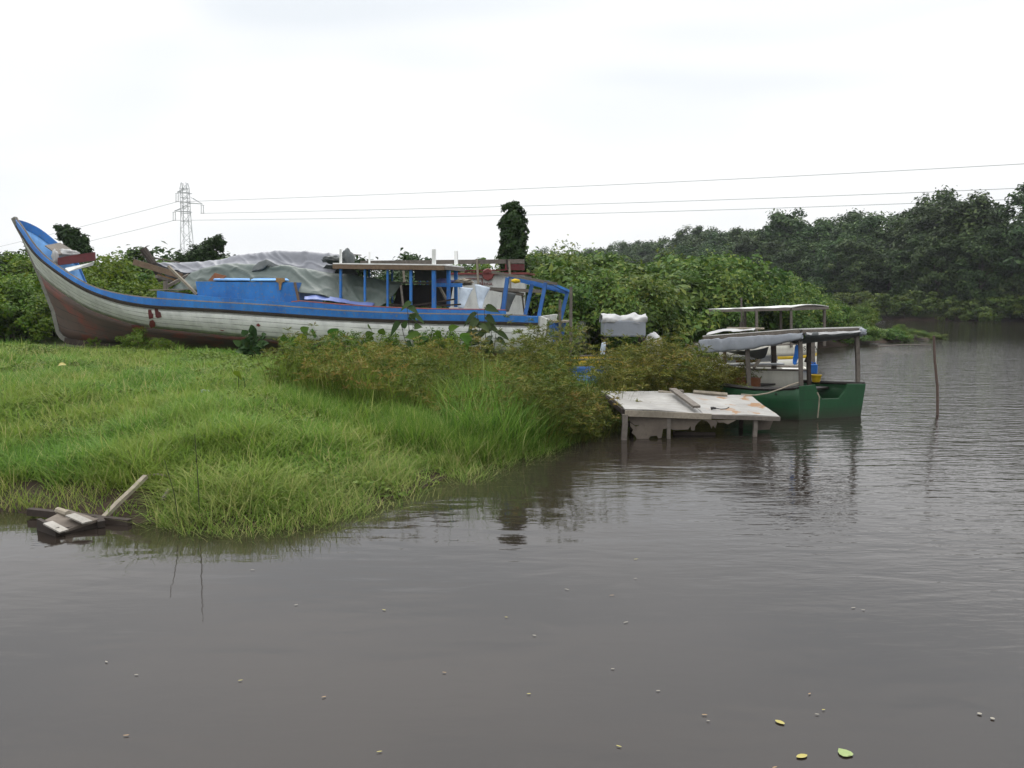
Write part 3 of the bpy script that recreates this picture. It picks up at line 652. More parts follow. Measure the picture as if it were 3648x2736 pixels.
# trees behind the boat
def custom_tree(name, lobes, mat, leaf, nleaf, seed, base, label, cat='tree'):
    g = np.random.default_rng(seed); b = V(base); root = empty(name, b, label, cat)
    cs = np.array([(V(l[0]) - b)[:] for l in lobes]); rr = np.array([l[1] for l in lobes]); w = rr ** 2 / np.sum(rr ** 2)
    cl = g.choice(len(lobes), nleaf, p=w); off = unit(g.normal(size=(nleaf, 3))) * g.uniform(.25, 1.08, (nleaf, 1)) ** .5
    lump = 1 + .75 * np.array([mnoise.noise(V(o * 2.2) + V((seed + int(c) * 3.1, 0, 0))) for o, c in zip(off, cl)])
    c = cs[cl] + off * (rr[cl] * lump)[:, None]; ln = leaf * g.uniform(.6, 1.3, nleaf)
    v, f = cards(c, off + np.array([0, 0, .5]) + g.normal(size=(nleaf, 3)) * .4, ln, ln * .55, .25, g)
    link('crown', np_mesh('crown', v, f, mat, np.repeat(np.clip(g.normal(.42, .2, nleaf), 0, 1), 4)), root)
    mb = MB(); prev = V((0, 0, -.3)); top = V(cs[0])
    mb.tube([V((0, 0, -.4)), top.lerp(V((0, 0, 0)), .5), top], .16, 7, .07)
    for q in cs[1:]: mb.tube([top.lerp(V((0, 0, 0)), .35), top.lerp(V(q), .6), V(q)], .07, 5, .025)
    mb2 = MB(); mb2.v = [p + b for p in mb.v]; mb2.f = mb.f; mb2.build('trunk', M['bark'], root); return root
custom_tree('vine_tree', [(at(690, 935, 44), .75), (at(650, 945, 44), .5), (at(722, 905, 44), .5), (at(752, 872, 44), .34), (at(778, 852, 44), .26), (at(792, 866, 44), .18), (at(788, 886, 44), .16), (at(755, 925, 44), .6), (at(708, 900, 44), .36), (at(738, 872, 44.3), .24)], M['darkbush'], .2, 7000, 41, at(690, 1010, 44), 'dark vine covered tree leaning right beside the pylon')
custom_tree('small_tree', [(at(272, 862, 40), .42), (at(242, 840, 40), .34), (at(285, 885, 40), .42), (at(215, 815, 40), .17), (at(200, 808, 40), .10), (at(238, 812, 40), .16), (at(298, 850, 40), .22), (at(255, 885, 40), .4), (at(305, 895, 40), .3), (at(222, 838, 40), .22), (at(266, 825, 40), .2)], M['darkbush'], .19, 4200, 42, at(270, 1000, 40), 'dark leafy tree rising behind the bow')
custom_tree('small_tree', [(at(-10, 985, 42), .75), (at(8, 955, 42), .35), (at(25, 995, 42), .6), (at(60, 1010, 42), .5)], M['darkbush'], .2, 3000, 43, at(0, 1060, 42), 'dark tree cut by the left edge of the photo')
custom_tree('small_tree', [(at(1455, 935, 60), .5), (at(1480, 928, 60), .3), (at(1430, 945, 60), .4), (at(1515, 950, 60), .4)], M['darkbush'], .16, 1200, 44, at(1455, 1010, 60), 'thin scrubby tree top above the long beam', 'tree')

# ------------------------------------------------------------------ frames for boats
class Frame:
    """a runs along the boat (to the right, towards the stern), b across (away from the camera)"""
    def __init__(s, x, y, yaw):
        s.O = V((x, y, 0)); s.A = V((math.cos(yaw), -math.sin(yaw), 0)); s.B = V((math.sin(yaw), math.cos(yaw), 0))
    def w(s, a, b, z): return s.O + s.A * a + s.B * b + V((0, 0, z))
    def hit(s, px, py, b):
        r = ray(px, py); t = (b - (CAM - s.O).dot(s.B)) / r.dot(s.B); p = CAM + r * t; return p
    def loc(s, p): d = p - s.O; return d.dot(s.A), d.dot(s.B), p.z
FB = Frame(.79, 26.3, math.radians(13))
K_RAIL = [(60, 782), (84, 812), (112, 860), (150, 905), (190, 938), (231, 966), (275, 994), (325, 1022), (398, 1043), (470, 1056), (557, 1065), (671, 1072), (766, 1078), (925, 1086), (1050, 1095), (1208, 1108), (1366, 1115), (1525, 1120), (1746, 1122), (1918, 1127)]
K_STR = [(64, 803), (95, 852), (123, 895), (150, 922), (181, 946), (231, 982), (289, 1018), (343, 1043), (434, 1072), (542, 1088), (700, 1096), (766, 1099), (925, 1110), (1146, 1125), (1208, 1129), (1366, 1136), (1525, 1141), (1746, 1144), (1917, 1149)]
K_RUB = [(p[0] + (0 if p[0] > 300 else -1), p[1] + (10 if p[0] > 400 else 3 + 7 * p[0] / 400)) for p in K_STR]
K_BOOT = [(139, 972), (188, 1018), (253, 1062), (325, 1105), (398, 1130), (470, 1152), (542, 1168), (700, 1183), (861, 1199), (1051, 1215), (1500, 1245), (1905, 1262)]
K_KEEL = [(222, 1200), (253, 1214), (325, 1218), (450, 1228), (690, 1245), (1000, 1262), (1500, 1284), (1905, 1300)]
def prof(t, e):
    q = max(0.0, 1 - (1 - min(t / .5, 1)) ** 2) ** e
    if t > .6: q *= 1 - .16 * ((t - .6) / .4) ** 1.5
    return q
def curve(K, B, e, n=72, lift=0.0):
    """points (a,b,z) of one hull line on the near side"""
    K = np.array(K, float); ts = np.linspace(0, 1, n) ** 1.7; xs = K[0, 0] + (K[-1, 0] - K[0, 0]) * ts
    ys = np.interp(xs, K[:, 0], K[:, 1]); out = []
    ys2 = ys.copy()
    for _ in range(3): ys2[1:-1] = .25 * ys2[:-2] + .5 * ys2[1:-1] + .25 * ys2[2:]
    for t, px, py in zip(ts, xs, ys2):
        b = -B * prof(t, e); p = FB.hit(px, py, b); a, _, z = FB.loc(p); out.append((a, b, z + lift))
    return np.array(out)
NS = 72; TS = np.linspace(0, 1, NS) ** 1.7
c_rail = curve(K_RAIL, 1.72, .46); c_str = curve(K_STR, 1.70, .42); c_rub = curve(K_RUB, 1.68, .44); c_boot = curve(K_BOOT, 1.42, .8); c_keel = curve(K_KEEL, .22, .9)
def rows_between(c0, c1, n, bulge):
    R = []
    for i in range(n + 1):
        f = i / n; c = c0 * (1 - f) + c1 * f; c = c.copy(); c[:, 1] -= bulge * math.sin(math.pi * f) * np.minimum(1, TS / .25); R.append(c)
    return R
def strip(rows, side, name, mat, parent, solid=.05, drop=None, label=None, t0=0, t1=NS):
    """a hull band; side=-1 near the camera, +1 the far side"""
    mb = MB(); G = []; gu = []; gv = []; acc = None
    for k, c in enumerate(rows):
        row = []
        for j in range(t0, t1):
            a, b, z = c[j]; dz = drop[j] if drop is not None else 0; row.append(FB.w(a, b if side < 0 else -b, z - dz)); gu.append(a)
        G.append(row)
    for k in range(len(rows)):
        for j in range(t1 - t0): gv.append(1.35 * k / max(1, len(rows) - 1))
    mb.grid(G if side < 0 else G)
    o = mb.build(name, mat, parent, label=None, smooth=len(rows) > 3, solid=solid, offset=0, attrs={'gu': gu, 'gv': gv})
    if label: o['label'] = label
    return o
boat = empty('wooden_boat', FB.w(-9, 0, .9), 'long derelict white and blue wooden boat with a high curved bow, stranded on the grass', 'boat')
# far bulwark is broken off behind the bow
drop = np.interp(TS, [0, .050, .062, 1], [0, 0, .85, .85])
for side in (-1, 1):
    dr = None if side < 0 else drop
    strip(rows_between(c_rub, c_boot, 5, .10), side, 'topside', M['white_hull'] if side < 0 else M['blue_light'], boat, drop=None if side < 0 else np.minimum(drop, .6))
    strip(rows_between(c_boot, c_keel, 5, .16), side, 'bottom', M['red_hull'], boat)
    if side < 0:
        strip(rows_between(c_rail, c_str, 2, 0), side, 'rail_strake', M['blue'], boat, solid=.09)
        strip(rows_between(c_str, c_rub, 1, 0), side, 'rubbing_strip', M['dark_wood'], boat, solid=.15)
    else:
        m1 = c_rail.copy(); m1[:, 2] -= .30; m1[:, 1] *= .96
        strip(rows_between(c_rail, m1, 2, 0), side, 'rail_strake', M['blue'], boat, solid=.09, drop=dr)
        lo = c_rail.copy(); lo[:, 2] -= .48; lo[:, 1] *= .93; lo2 = lo.copy(); lo2[:, 2] -= .4
        strip(rows_between(lo, lo2, 2, 0), side, 'rubbing_strip', M['blue_old'], boat, solid=.08, drop=dr, t0=7)
# capping line (pale worn edge) along the near rail
mb = MB(); mb.tube([FB.w(a, b + .01, z + .005) for a, b, z in c_rail[::2]], .036, 5); mb.build('rail_cap', M['grey_wood'], boat)
# stem post: follows the front edge
stem = [(50, 776), (64, 804), (87, 846), (112, 903), (134, 957), (148, 989), (170, 1047), (192, 1105), (203, 1152), (211, 1184), (225, 1203), (256, 1217)]
mb = MB(); pts = [FB.hit(px, py, 0) for px, py in stem]
for i in range(len(pts) - 1): mb.beam(pts[i], pts[i + 1] + (pts[i + 1] - pts[i]) * .06, .16, .14, up=FB.B)
mb.build('stem_post', wood('stem_wood', (.26, .26, .23), (.14, .13, .11)), boat)
# keel
mb = MB(); kp = [FB.w(a, 0, z - .05) for a, b, z in c_keel[4::4]]
for i in range(len(kp) - 1): mb.beam(kp[i], kp[i + 1], .18, .2)
mb.build('keel', M['dark_wood'], boat)
# deck
mb = MB(); G = [[], [], []]
for j in range(34, NS):
    a, b, z = c_rail[j]; zz = z - .42
    for k, q in enumerate((b + .05, 0, -b - .05)): G[k].append(FB.w(a, q, zz + (.04 if k == 1 else 0)))
mb.grid(G); mb.build('deck', M['dark_wood'], boat, solid=.05)
# raised blue bulwark plank
BU = [(561, 1036), (671, 1048), (766, 1058), (956, 1072), (1067, 1079), (1069, 1074), (1208, 1086), (1366, 1096), (1525, 1102), (1746, 1105), (1803, 1107)]
def hull_b(px): return float(np.interp(px, [K_RAIL[0][0] + (K_RAIL[-1][0] - K_RAIL[0][0]) * t for t in TS], c_rail[:, 1]))
mb = MB(); top = []; bot = []
for px in np.linspace(561, 1803, 40):
    b = hull_b(px) + .07; py = np.interp(px, [q[0] for q in BU], [q[1] for q in BU]); pb = np.interp(px, [q[0] for q in K_RAIL], [q[1] for q in K_RAIL])
    top.append(FB.hit(px, py, b)); bot.append(FB.hit(px, pb + 6, b))
mb.grid([top, bot]); mb.build('bulwark', M['blue'], boat, solid=.05)
mb = MB(); tw = top[15:]; mb.tube([p + V((0, 0, .012)) for p in tw], .026, 5); mb.build('bulwark_cap', M['red_trim'], boat)
# maroon paint patches on the near topside
def patch(pxpy, name, mat, lift=.035):
    mb = MB(); c = []
    for px, py in pxpy:
        t = (px - 60) / 1858.0; b0 = -1.68 * prof(t, .44); b1 = -1.42 * prof(t, .8)
        yr = np.interp(px, [q[0] for q in K_RUB], [q[1] for q in K_RUB]); yb = np.interp(px, [q[0] for q in K_BOOT], [q[1] for q in K_BOOT]); f = (py - yr) / (yb - yr)
        b = b0 * (1 - f) + b1 * f - .10 * math.sin(math.pi * min(max(f, 0), 1)) - lift; c.append(FB.hit(px, py, b))
    mb.prism(c, FB.B * .02); mb.build(name, mat, boat)
patch([(527, 1104), (538, 1102), (540, 1115), (545, 1119), (544, 1133), (531, 1137), (528, 1120)], 'paint_patch', M['maroon'])
patch([(550, 1097), (561, 1096), (563, 1108), (571, 1113), (575, 1130), (562, 1133), (554, 1130), (552, 1112)], 'paint_patch', M['maroon'])
patch([(533, 1143), (544, 1140), (551, 1150), (551, 1165), (537, 1168), (531, 1158)], 'paint_patch', M['red_trim'])
patch([(468, 1158), (500, 1160), (513, 1163), (512, 1172), (480, 1171), (469, 1166)], 'paint_patch', M['maroon'], .07)
patch([(913, 1156), (920, 1152), (928, 1159), (922, 1164), (914, 1161)], 'paint_patch', M['red_trim'])
patch([(780, 1175), (790, 1175), (800, 1178), (792, 1180)], 'paint_patch', M['red_trim'])
# transom and stern
ra, ka, ba = c_rail[-1], c_keel[-1], c_boot[-1]
tb = [FB.w(ra[0], ra[1], ra[2]), FB.w(ra[0], -ra[1], ra[2]), FB.w(ba[0], -ba[1], ba[2]), FB.w(ka[0], .2, ka[2]), FB.w(ka[0], -.2, ka[2]), FB.w(ba[0], ba[1], ba[2])]
mb = MB(); mb.prism(tb, FB.A * .07); mb.build('transom', M['white_paint'], boat)
mb = MB(); mb.prism([FB.hit(1927, 1127, -1.30), FB.hit(1954, 1137, -1.05), FB.hit(1925, 1262, -1.05), FB.hit(1898, 1262, -1.30)], FB.B * .12); mb.build('stern_plank', M['white_paint'], boat, bevel=.01)
mb = MB(); p0 = FB.hit(1956, 1148, -.6); p1 = FB.hit(2005, 1151, -.35)
mb.prism([p0, p1, FB.hit(1994, 1203, -.35), FB.hit(1956, 1200, -.6)], FB.B * .7); mb.build('stern_box', M['blue_old'], boat, bevel=.01)
mb = MB(); mb.box((p0 + p1) * .5 + FB.B * .35 + V((0, 0, .03)), .62, .8, .06, FB.A, FB.B); mb.build('stern_box_lid', M['pale_wood'], boat)

# blue cabin box on the fore deck
b0 = -1.28
bx = [FB.hit(697, 1003, b0), FB.hit(1047, 1006, b0), FB.hit(1066, 1096, b0), FB.hit(706, 1062, b0)]
mb = MB(); mb.prism(bx, FB.B * .05); mb.build('cabin_side', M['blue'], boat)
mb = MB(); mb.prism([p + FB.B * 1.7 for p in bx], FB.B * .05); mb.build('cabin_side', M['blue_old'], boat)
mb = MB(); mb.beam(bx[1] + FB.A * .03, bx[2] + FB.A * .03, .06, .07, up=FB.B); mb.build('corner_post', M['brown_wood'], boat)
mb = MB(); mb.prism([bx[1] + FB.B * .06, bx[2] + FB.B * .06, bx[2] + FB.B * 1.68, bx[1] + FB.B * 1.68], -FB.A * .04); mb.prism([bx[0] + FB.B * .06, bx[3] + FB.B * .06, bx[3] + FB.B * 1.68, bx[0] + FB.B * 1.68], FB.A * .04); mb.build('cabin_end', M['blue_old'], boat)
rt = [FB.hit(760, 999, b0 + .02), FB.hit(890, 1001, b0 + .02), FB.hit(890, 990, b0 + 1.2), FB.hit(775, 990, b0 + 1.2)]
mb = MB(); mb.prism(rt, V((0, 0, .04))); rt2 = [FB.hit(893, 1001, b0 + .02), FB.hit(1030, 1002, b0 + .02), FB.hit(1012, 989, b0 + 1.2), FB.hit(920, 990, b0 + 1.2)]
mb.prism(rt2, V((0, 0, .04))); mb.build('cabin_roof', M['blue_light'], boat)
mb = MB(); mb.prism([FB.hit(984, 990, b0 - .02), FB.hit(1015, 991, b0 - .02), FB.hit(1016, 1001, b0 - .02), FB.hit(1005, 1008, b0 - .02), FB.hit(1001, 1033, b0 - .02), FB.hit(996, 1034, b0 - .02), FB.hit(994, 1008, b0 - .02), FB.hit(984, 1003, b0 - .02)], -FB.B * .03)
mb.build('broken_corner', M['raw_wood'], boat)
mb = MB(); mb.prism([FB.hit(741, 1000, b0 + .3), FB.hit(765, 972, b0 + .5), FB.hit(800, 982, b0 + .6), FB.hit(770, 1000, b0 + .3)], FB.B * .04); mb.prism([FB.hit(775, 999, b0 + .2), FB.hit(798, 980, b0 + .4), FB.hit(806, 984, b0 + .4), FB.hit(786, 1000, b0 + .2)], FB.B * .04); mb.build('broken_panel', M['rust'], boat)

# canopy over the after deck
nb, fb_ = -1.15, 1.0
R1, R2 = FB.hit(1186, 944, nb), FB.hit(1582, 949, nb); R3 = R2 + FB.B * (fb_ - nb); R4 = R1 + FB.B * (fb_ - nb)
mb = MB(); mb.prism([R1 + V((0, 0, .03)), R2 + V((0, 0, .03)), R3 + V((0, 0, .03)), R4 + V((0, 0, .03))], V((0, 0, .035))); mb.build('canopy_roof', M['white_stub'], boat)
mb = MB(); mb.beam(R1 - V((0, 0, .045)), R2 - V((0, 0, .045)), .05, .14); mb.build('canopy_fascia', M['brown_wood'], boat)
mb = MB(); mb.beam(R2 - V((0, 0, .035)) + FB.B * .03, R3 - V((0, 0, .035)) , .05, .12); mb.beam(R4 - V((0, 0, .035)), R3 - V((0, 0, .035)) - FB.A * .03, .05, .12); mb.build('canopy_fascia', M['grey_wood'], boat)
def post(px, y0, y1, b, w, name='canopy_post', mat='blue'):
    mb = MB(); mb.beam(FB.hit(px, y0, b), FB.hit(px, y1, b), w, w, up=FB.B); return mb.build(name, M[mat], boat)
for px, y0, y1, w in ((1214, 956, 1070, .07), (1464, 957, 1100, .075), (1546, 957, 1100, .11), (1381, 957, 1092, .06), (1300, 957, 1080, .06)): post(px, y0, y1, nb + .09, w)
for px, y0, y1, w in ((1316, 958, 1080, .05), (1397, 958, 1080, .05), (1495, 958, 1075, .06), (1522, 958, 1075, .05)): post(px, y0, y1, fb_ - .1, w, mat='blue_old')
post(1598, 952, 1094, -.55, .10); post(1624, 952, 1094, .55, .10)
for px, y0, y1, b, w in ((1214, 888, 942, nb + .09, .06), (1316, 898, 938, fb_ - .1, .05), (1546, 888, 946, nb + .09, .10), (1625, 894, 942, .75, .10)): post(px, y0, y1, b, w, 'roof_stub', 'white_stub')
mb = MB(); mb.beam(FB.hit(1553, 1015, -.6), FB.hit(1647, 1016, -.45), .06, .12); mb.build('canopy_rail', M['blue'], boat)
mb = MB(); mb.beam(FB.hit(1300, 1006, .5), FB.hit(1560, 1009, .4), .3, .05); mb.build('canopy_shelf', M['grey_wood'], boat)
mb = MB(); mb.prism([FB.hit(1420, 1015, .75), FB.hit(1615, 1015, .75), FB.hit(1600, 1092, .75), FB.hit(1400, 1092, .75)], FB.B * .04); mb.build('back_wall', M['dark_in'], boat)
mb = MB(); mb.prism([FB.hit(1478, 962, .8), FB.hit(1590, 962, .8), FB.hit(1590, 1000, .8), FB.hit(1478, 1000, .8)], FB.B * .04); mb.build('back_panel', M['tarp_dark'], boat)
for q in (((1490, 1086), (1620, 1066)), ((1520, 1092), (1642, 1084)), ((1380, 1085), (1530, 1088))):
    mb = MB(); mb.beam(FB.hit(*q[0], -.9), FB.hit(*q[1], -.7), .12, .05); mb.build('deck_board', M['dark_wood'], boat)
mb = MB(); mb.beam(FB.hit(1565, 1020, -.3), FB.hit(1592, 1068, -.5), .06, .06); mb.build('brace', M['pale_wood'], boat)
mb = MB(); mb.beam(FB.hit(1428, 1015, -1.0), FB.hit(1436, 1090, -1.1), .05, .06); mb.build('brace', M['grey_wood'], boat)
# after frame
for p, q, b, w in (((1808, 989), (1792, 1106), -1.2, .11), ((1896, 1012), (1870, 1126), -.9, .10), ((1944, 1007), (1920, 1126), -1.2, .10), ((2021, 1043), (1995, 1148), -.2, .10)):
    mb = MB(); mb.beam(FB.hit(*p, b), FB.hit(*q, b), w, w, up=FB.B); mb.build('frame_post', M['blue_old'], boat)
mb = MB(); mb.beam(FB.hit(1752, 969, -1.2), FB.hit(1985, 1012, -1.1), .10, .08); mb.build('frame_beam', M['grey_wood'], boat)
mb = MB(); mb.beam(FB.hit(1812, 984, -1.0), FB.hit(2026, 1040, -.2), .08, .10); mb.build('frame_beam', M['blue_old'], boat)
mb = MB(); mb.beam(FB.hit(1850, 1000, -.6), FB.hit(2016, 1043, -.1), .08, .08); mb.build('frame_beam', M['blue'], boat)
mb = MB(); mb.beam(FB.hit(1950, 1004, -1.1), FB.hit(2028, 1038, -.2), .09, .07); mb.build('frame_beam', M['blue'], boat)
# bow fittings
mb = MB(); mb.prism([FB.hit(160, 878, -.3), FB.hit(215, 868, .7), FB.hit(268, 900, .7), FB.hit(205, 910, -.4)], V((0, 0, .04))); mb.build('bow_deck', M['grey_wood'], boat)

# things lying on the stranded boat
mb = MB(); mb.prism([FB.hit(205, 918, -.7), FB.hit(334, 898, .5), FB.hit(336, 928, .5), FB.hit(206, 945, -.7)], FB.B * .12 - FB.A * .03)
mb.build('maroon_board', M['maroon'], None, 'maroon painted board wedged across the bow', 'board')
mb = MB(); mb.prism([FB.hit(231, 955, -.65), FB.hit(330, 934, .45), FB.hit(328, 945, .45), FB.hit(244, 967, -.65), FB.hit(233, 964, -.65)], FB.B * .06)
mb.build('white_board', M['white_paint'], None, 'white board hanging under the maroon board at the bow', 'board')
blob('rag', FB.hit(232, 903, .15), (.42, .25, .14), M['white_cloth'], None, 'crumpled white rag lying on the maroon board', 'rag', amp=.5)
blob('rag', FB.hit(196, 918, -.55), (.10, .14, .28), M['white_cloth'], None, 'small white rag hanging at the left end of the maroon board', 'rag', amp=.5)
def plank(p, q, b0, b1, w, h, mat, label, name='plank', cat='plank'):
    mb = MB(); mb.beam(FB.hit(*p, b0), FB.hit(*q, b1), w, h, seg=4, wob=.006); mb.build(name, M[mat], None, label, cat)
plank((475, 933), (650, 985), -.9, -.4, .06, .19, 'brown_wood', 'wide brown plank jutting out left over the fore deck')
plank((560, 980), (640, 1003), -.6, -.2, .05, .08, 'raw_wood', 'thin yellowish plank under the wide brown plank')
plank((558, 985), (610, 1003), -1.1, -.4, .10, .10, 'grey_wood', 'short grey plank end beside the yellowish plank')
plank((600, 948), (702, 1050), -1.2, -1.25, .09, .07, 'pale_wood', 'long pale plank slanting down to the blue cabin side')
plank((592, 1022), (672, 980), -1.0, -.2, .09, .10, 'grey_wood', 'grey plank crossing behind the slanting pale plank')
plank((535, 1033), (690, 1030), -1.4, -.9, .25, .03, 'pale_wood', 'flat pale board on top of the blue bulwark')
plank((600, 1040), (672, 1047), -.8, -.9, .2, .05, 'brown_wood', 'short brown board lying behind the flat pale board')
mb = MB(); mb.tube([FB.hit(590, 1036, -1.1), FB.hit(590, 1002, -1.1)], .075, 8); mb.build('timber_stub', M['grey_wood'], None, 'short upright grey timber behind the bulwark', 'timber')
mb = MB(); mb.tube([FB.hit(511, 888, -.2), FB.hit(546, 940, -.2), FB.hit(575, 1000, .0)], .13, 10, .11); mb.build('log', M['dark_wood'], None, 'thick round log leaning up to the left at the tarpaulin end', 'log')
mb = MB(); mb.tube([FB.hit(499, 907, -.1), FB.hit(560, 920, -.1), FB.hit(640, 935, 0)], .022, 6); mb.build('stick', M['grey_wood'], None, 'thin stick crossing the leaning log', 'stick')
# tarpaulins
CREASE = 1.1
def T(px, py, b): return FB.hit(px, py, b)
sheet('tarpaulin', [
    [T(600, 995, 1.3), T(766, 985, 1.3), T(925, 975, 1.3), T(1080, 970, 1.3), T(1215, 975, 1.3)],
    [T(556, 936, .5), T(660, 935, .5), T(766, 929, .5), T(842, 910, .4), T(925, 901, .4), T(1013, 893, .4), T(1150, 901, .4), T(1212, 905, .4)],
    [T(590, 950, .1), T(680, 958, .1), T(792, 938, .0), T(925, 928, .0), T(1050, 935, .0), T(1205, 945, .0)],
    [T(602, 954, -.1), T(665, 970, -.1), T(740, 955, -.1), T(800, 945, -.2), T(925, 950, -.3), T(1050, 965, -.3), T(1190, 975, -.3)]],
    M['tarp_grey'], None, 'large pale grey tarpaulin over the ridge of the stranded boat', 'tarpaulin', res=(44, 150), wrinkle=.05, wscale=1.5, stretch=(1.4, 1, .7))
sheet('tarpaulin', [
    [T(690, 985, .2), T(800, 965, .2), T(925, 960, .2), T(1050, 975, .2), T(1200, 990, .2), T(1425, 1018, .2)],
    [T(684, 968, -.35), T(792, 942, -.35), T(918, 940, -.35), T(994, 944, -.35), T(1083, 955, -.35), T(1161, 968, -.35), T(1272, 982, -.35), T(1430, 1011, -.4)],
    [T(645, 1003, -.6), T(760, 992, -.75), T(900, 992, -.75), T(1050, 998, -.75), T(1250, 1030, -.78), T(1408, 1042, -.72)],
    [T(602, 1034, -.85), T(700, 1035, -1.0), T(850, 1040, -1.15), T(1040, 1040, -1.15), T(1145, 1052, -1.2), T(1208, 1073, -1.2), T(1332, 1090, -1.2), T(1375, 1078, -1.1)]],
    M['tarp_green'], None, 'grey green tarpaulin sloping to the near side, above the blue rail', 'tarpaulin', res=(44, 150), wrinkle=.055, wscale=1.5, stretch=(1.4, 1, .6))
CREASE = 0.0
sheet('folded_tarpaulin', [[T(868, 972, -.45), T(905, 948, -.45), T(925, 930, -.4), T(950, 926, -.4), T(975, 938, -.4), T(996, 946, -.4)], [T(866, 977, -.55), T(905, 966, -.6), T(935, 958, -.6), T(955, 946, -.55), T(975, 950, -.5), T(998, 950, -.45)]],
      M['tarp_dark'], None, 'dark folded tarpaulin edge humped on the ridge between the two tarpaulins', 'tarpaulin', res=(8, 24), wrinkle=.07, wscale=3)
sheet('tarpaulin', [[T(1085, 1056, -1.25), T(1145, 1052, -1.1), T(1250, 1070, -1.1), T(1335, 1080, -1.1)], [T(1083, 1066, -1.45), T(1145, 1068, -1.45), T(1250, 1082, -1.42), T(1325, 1092, -1.4)]],
      M['tarp_blue'], None, 'faded blue tarpaulin rolled along the rail under the green one', 'tarpaulin', res=(8, 30), wrinkle=.05, wscale=3)
sheet('tarpaulin', [[T(1163, 942, -.2), T(1187, 944, -.2), T(1260, 946, -.2)], [T(1148, 960, -.1), T(1200, 964, -.1), T(1268, 966, -.1)], [T(1160, 968, .0), T(1220, 980, .0), T(1280, 984, .0)]],
      M['tarp_dark'], None, 'dark tarpaulin hanging under the left end of the canopy roof', 'tarpaulin', res=(8, 14), wrinkle=.04, wscale=3)
blob('bundle', T(1188, 925, -.6), (.36, .3, .12), M['tarp_dark'], None, 'dark crumpled bundle at the left end of the canopy roof', 'bundle', amp=.55, fs=2.5)
blob('bundle', T(1238, 922, -.3), (.22, .28, .30), M['tarp_dark'], None, 'tall pointed dark bundle on the canopy roof', 'bundle', amp=.35, fs=1.6)
mb = MB(); mb.tube([T(1225, 905, .1), T(1287, 909, .1)], .02, 6); mb.build('stick', M['grey_wood'], None, 'short stick poking right out of the pointed bundle', 'stick')
blob('clothes', T(1582, 1003, .35), (.36, .2, .09), M['purple_cloth'], None, 'blue violet clothes heaped on the canopy shelf', 'clothes', amp=.45)
blob('clothes', T(1652, 1005, .2), (.3, .25, .1), M['rope'], None, 'tangled straw coloured net at the canopy end', 'net', amp=.5, fs=4)
sheet('cloth', [[T(1634, 1024, -.4), T(1660, 1023, -.3), T(1686, 1026, -.2)], [T(1634, 1060, -.45), T(1655, 1062, -.4), T(1666, 1066, -.35)], [T(1634, 1098, -.5), T(1642, 1100, -.5), T(1650, 1102, -.5)]], M['pale_cloth'], None, 'pale cloth hanging right beside the canopy end post', 'cloth', res=(14, 10), wrinkle=.06, wscale=3)
sheet('cloth', [[T(1690, 1014, -.4), T(1715, 1018, -.3), T(1746, 1027, -.2)], [T(1698, 1055, -.45), T(1712, 1060, -.4), T(1728, 1062, -.35)], [T(1706, 1098, -.5), T(1712, 1103, -.5), T(1718, 1098, -.5)]], M['pale_cloth'], None, 'pale triangular cloth hanging free between canopy and stern frame', 'cloth', res=(14, 10), wrinkle=.07, wscale=3)
sheet('cloth', [[T(1790, 1036, .3), T(1812, 1040, .3), T(1840, 1046, .3)], [T(1786, 1075, .3), T(1803, 1078, .3), T(1824, 1080, .3)], [T(1780, 1110, .3), T(1796, 1112, .3), T(1812, 1112, .3)]], M['tarp_dark'], None, 'dark cloth hanging inside the blue stern frame', 'cloth', res=(12, 10), wrinkle=.06, wscale=3)
blob('float', T(1837, 1001, -1.2), (.14, .09, .07), M['yellow'], None, 'yellow float tucked under the stern frame beam', 'float', amp=.2)

# ------------------------------------------------------------------ second boat behind, with white wheelhouse
F2 = Frame(-.6, 30.6, math.radians(8))
boat2 = empty('wheelhouse_boat', F2.w(1, 0, .9), 'white wheelhouse boat with red trim behind the stranded boat', 'boat')
def H2(px, py, b): return F2.hit(px, py, b)
w0 = [H2(1600, 978, 0), H2(1870, 979, 0), H2(1870, 1130, 0), H2(1600, 1130, 0)]
mb = MB(); mb.prism(w0, F2.B * .06); mb.prism([p + F2.B * 2.0 for p in w0], F2.B * .06); mb.prism([w0[1] + F2.B * .07, w0[2] + F2.B * .07, w0[2] + F2.B * 1.99, w0[1] + F2.B * 1.99], -F2.A * .06); mb.prism([w0[0] + F2.B * .07, w0[3] + F2.B * .07, w0[3] + F2.B * 1.99, w0[0] + F2.B * 1.99], F2.A * .06)
mb.build('wheelhouse', M['white_paint'], boat2)
mb = MB(); c = (w0[0] + w0[1]) * .5 + F2.B * 1.0 + V((0, 0, .04)); mb.box(c, (w0[1] - w0[0]).length + .25, 2.3, .07, F2.A, F2.B); mb.build('wheelhouse_roof', M['red_trim'], boat2)
mb = MB(); mb.beam(H2(1800, 952, .4), H2(1868, 952, .4), .1, .22); mb.beam(H2(1640, 965, .2), H2(1800, 962, .3), .05, .05); mb.build('roof_coaming', M['maroon'], boat2)
for q in (((1650, 993), (1718, 993)), ((1718, 993), (1718, 1016))):
    mb = MB(); mb.beam(H2(*q[0], -.02), H2(*q[1], -.02), .03, .05, up=F2.B); mb.build('red_line', M['red_trim'], boat2)
mb = MB(); ctr = H2(1738, 978, -.10); mb.lathe(ctr, [(.03, -.05), (.20, -.05), (.23, 0), (.20, .05), (.03, .05)], 8, F2.A, V((0, 0, 1)), F2.B); mb.build('round_lamp', M['red_trim'], boat2)
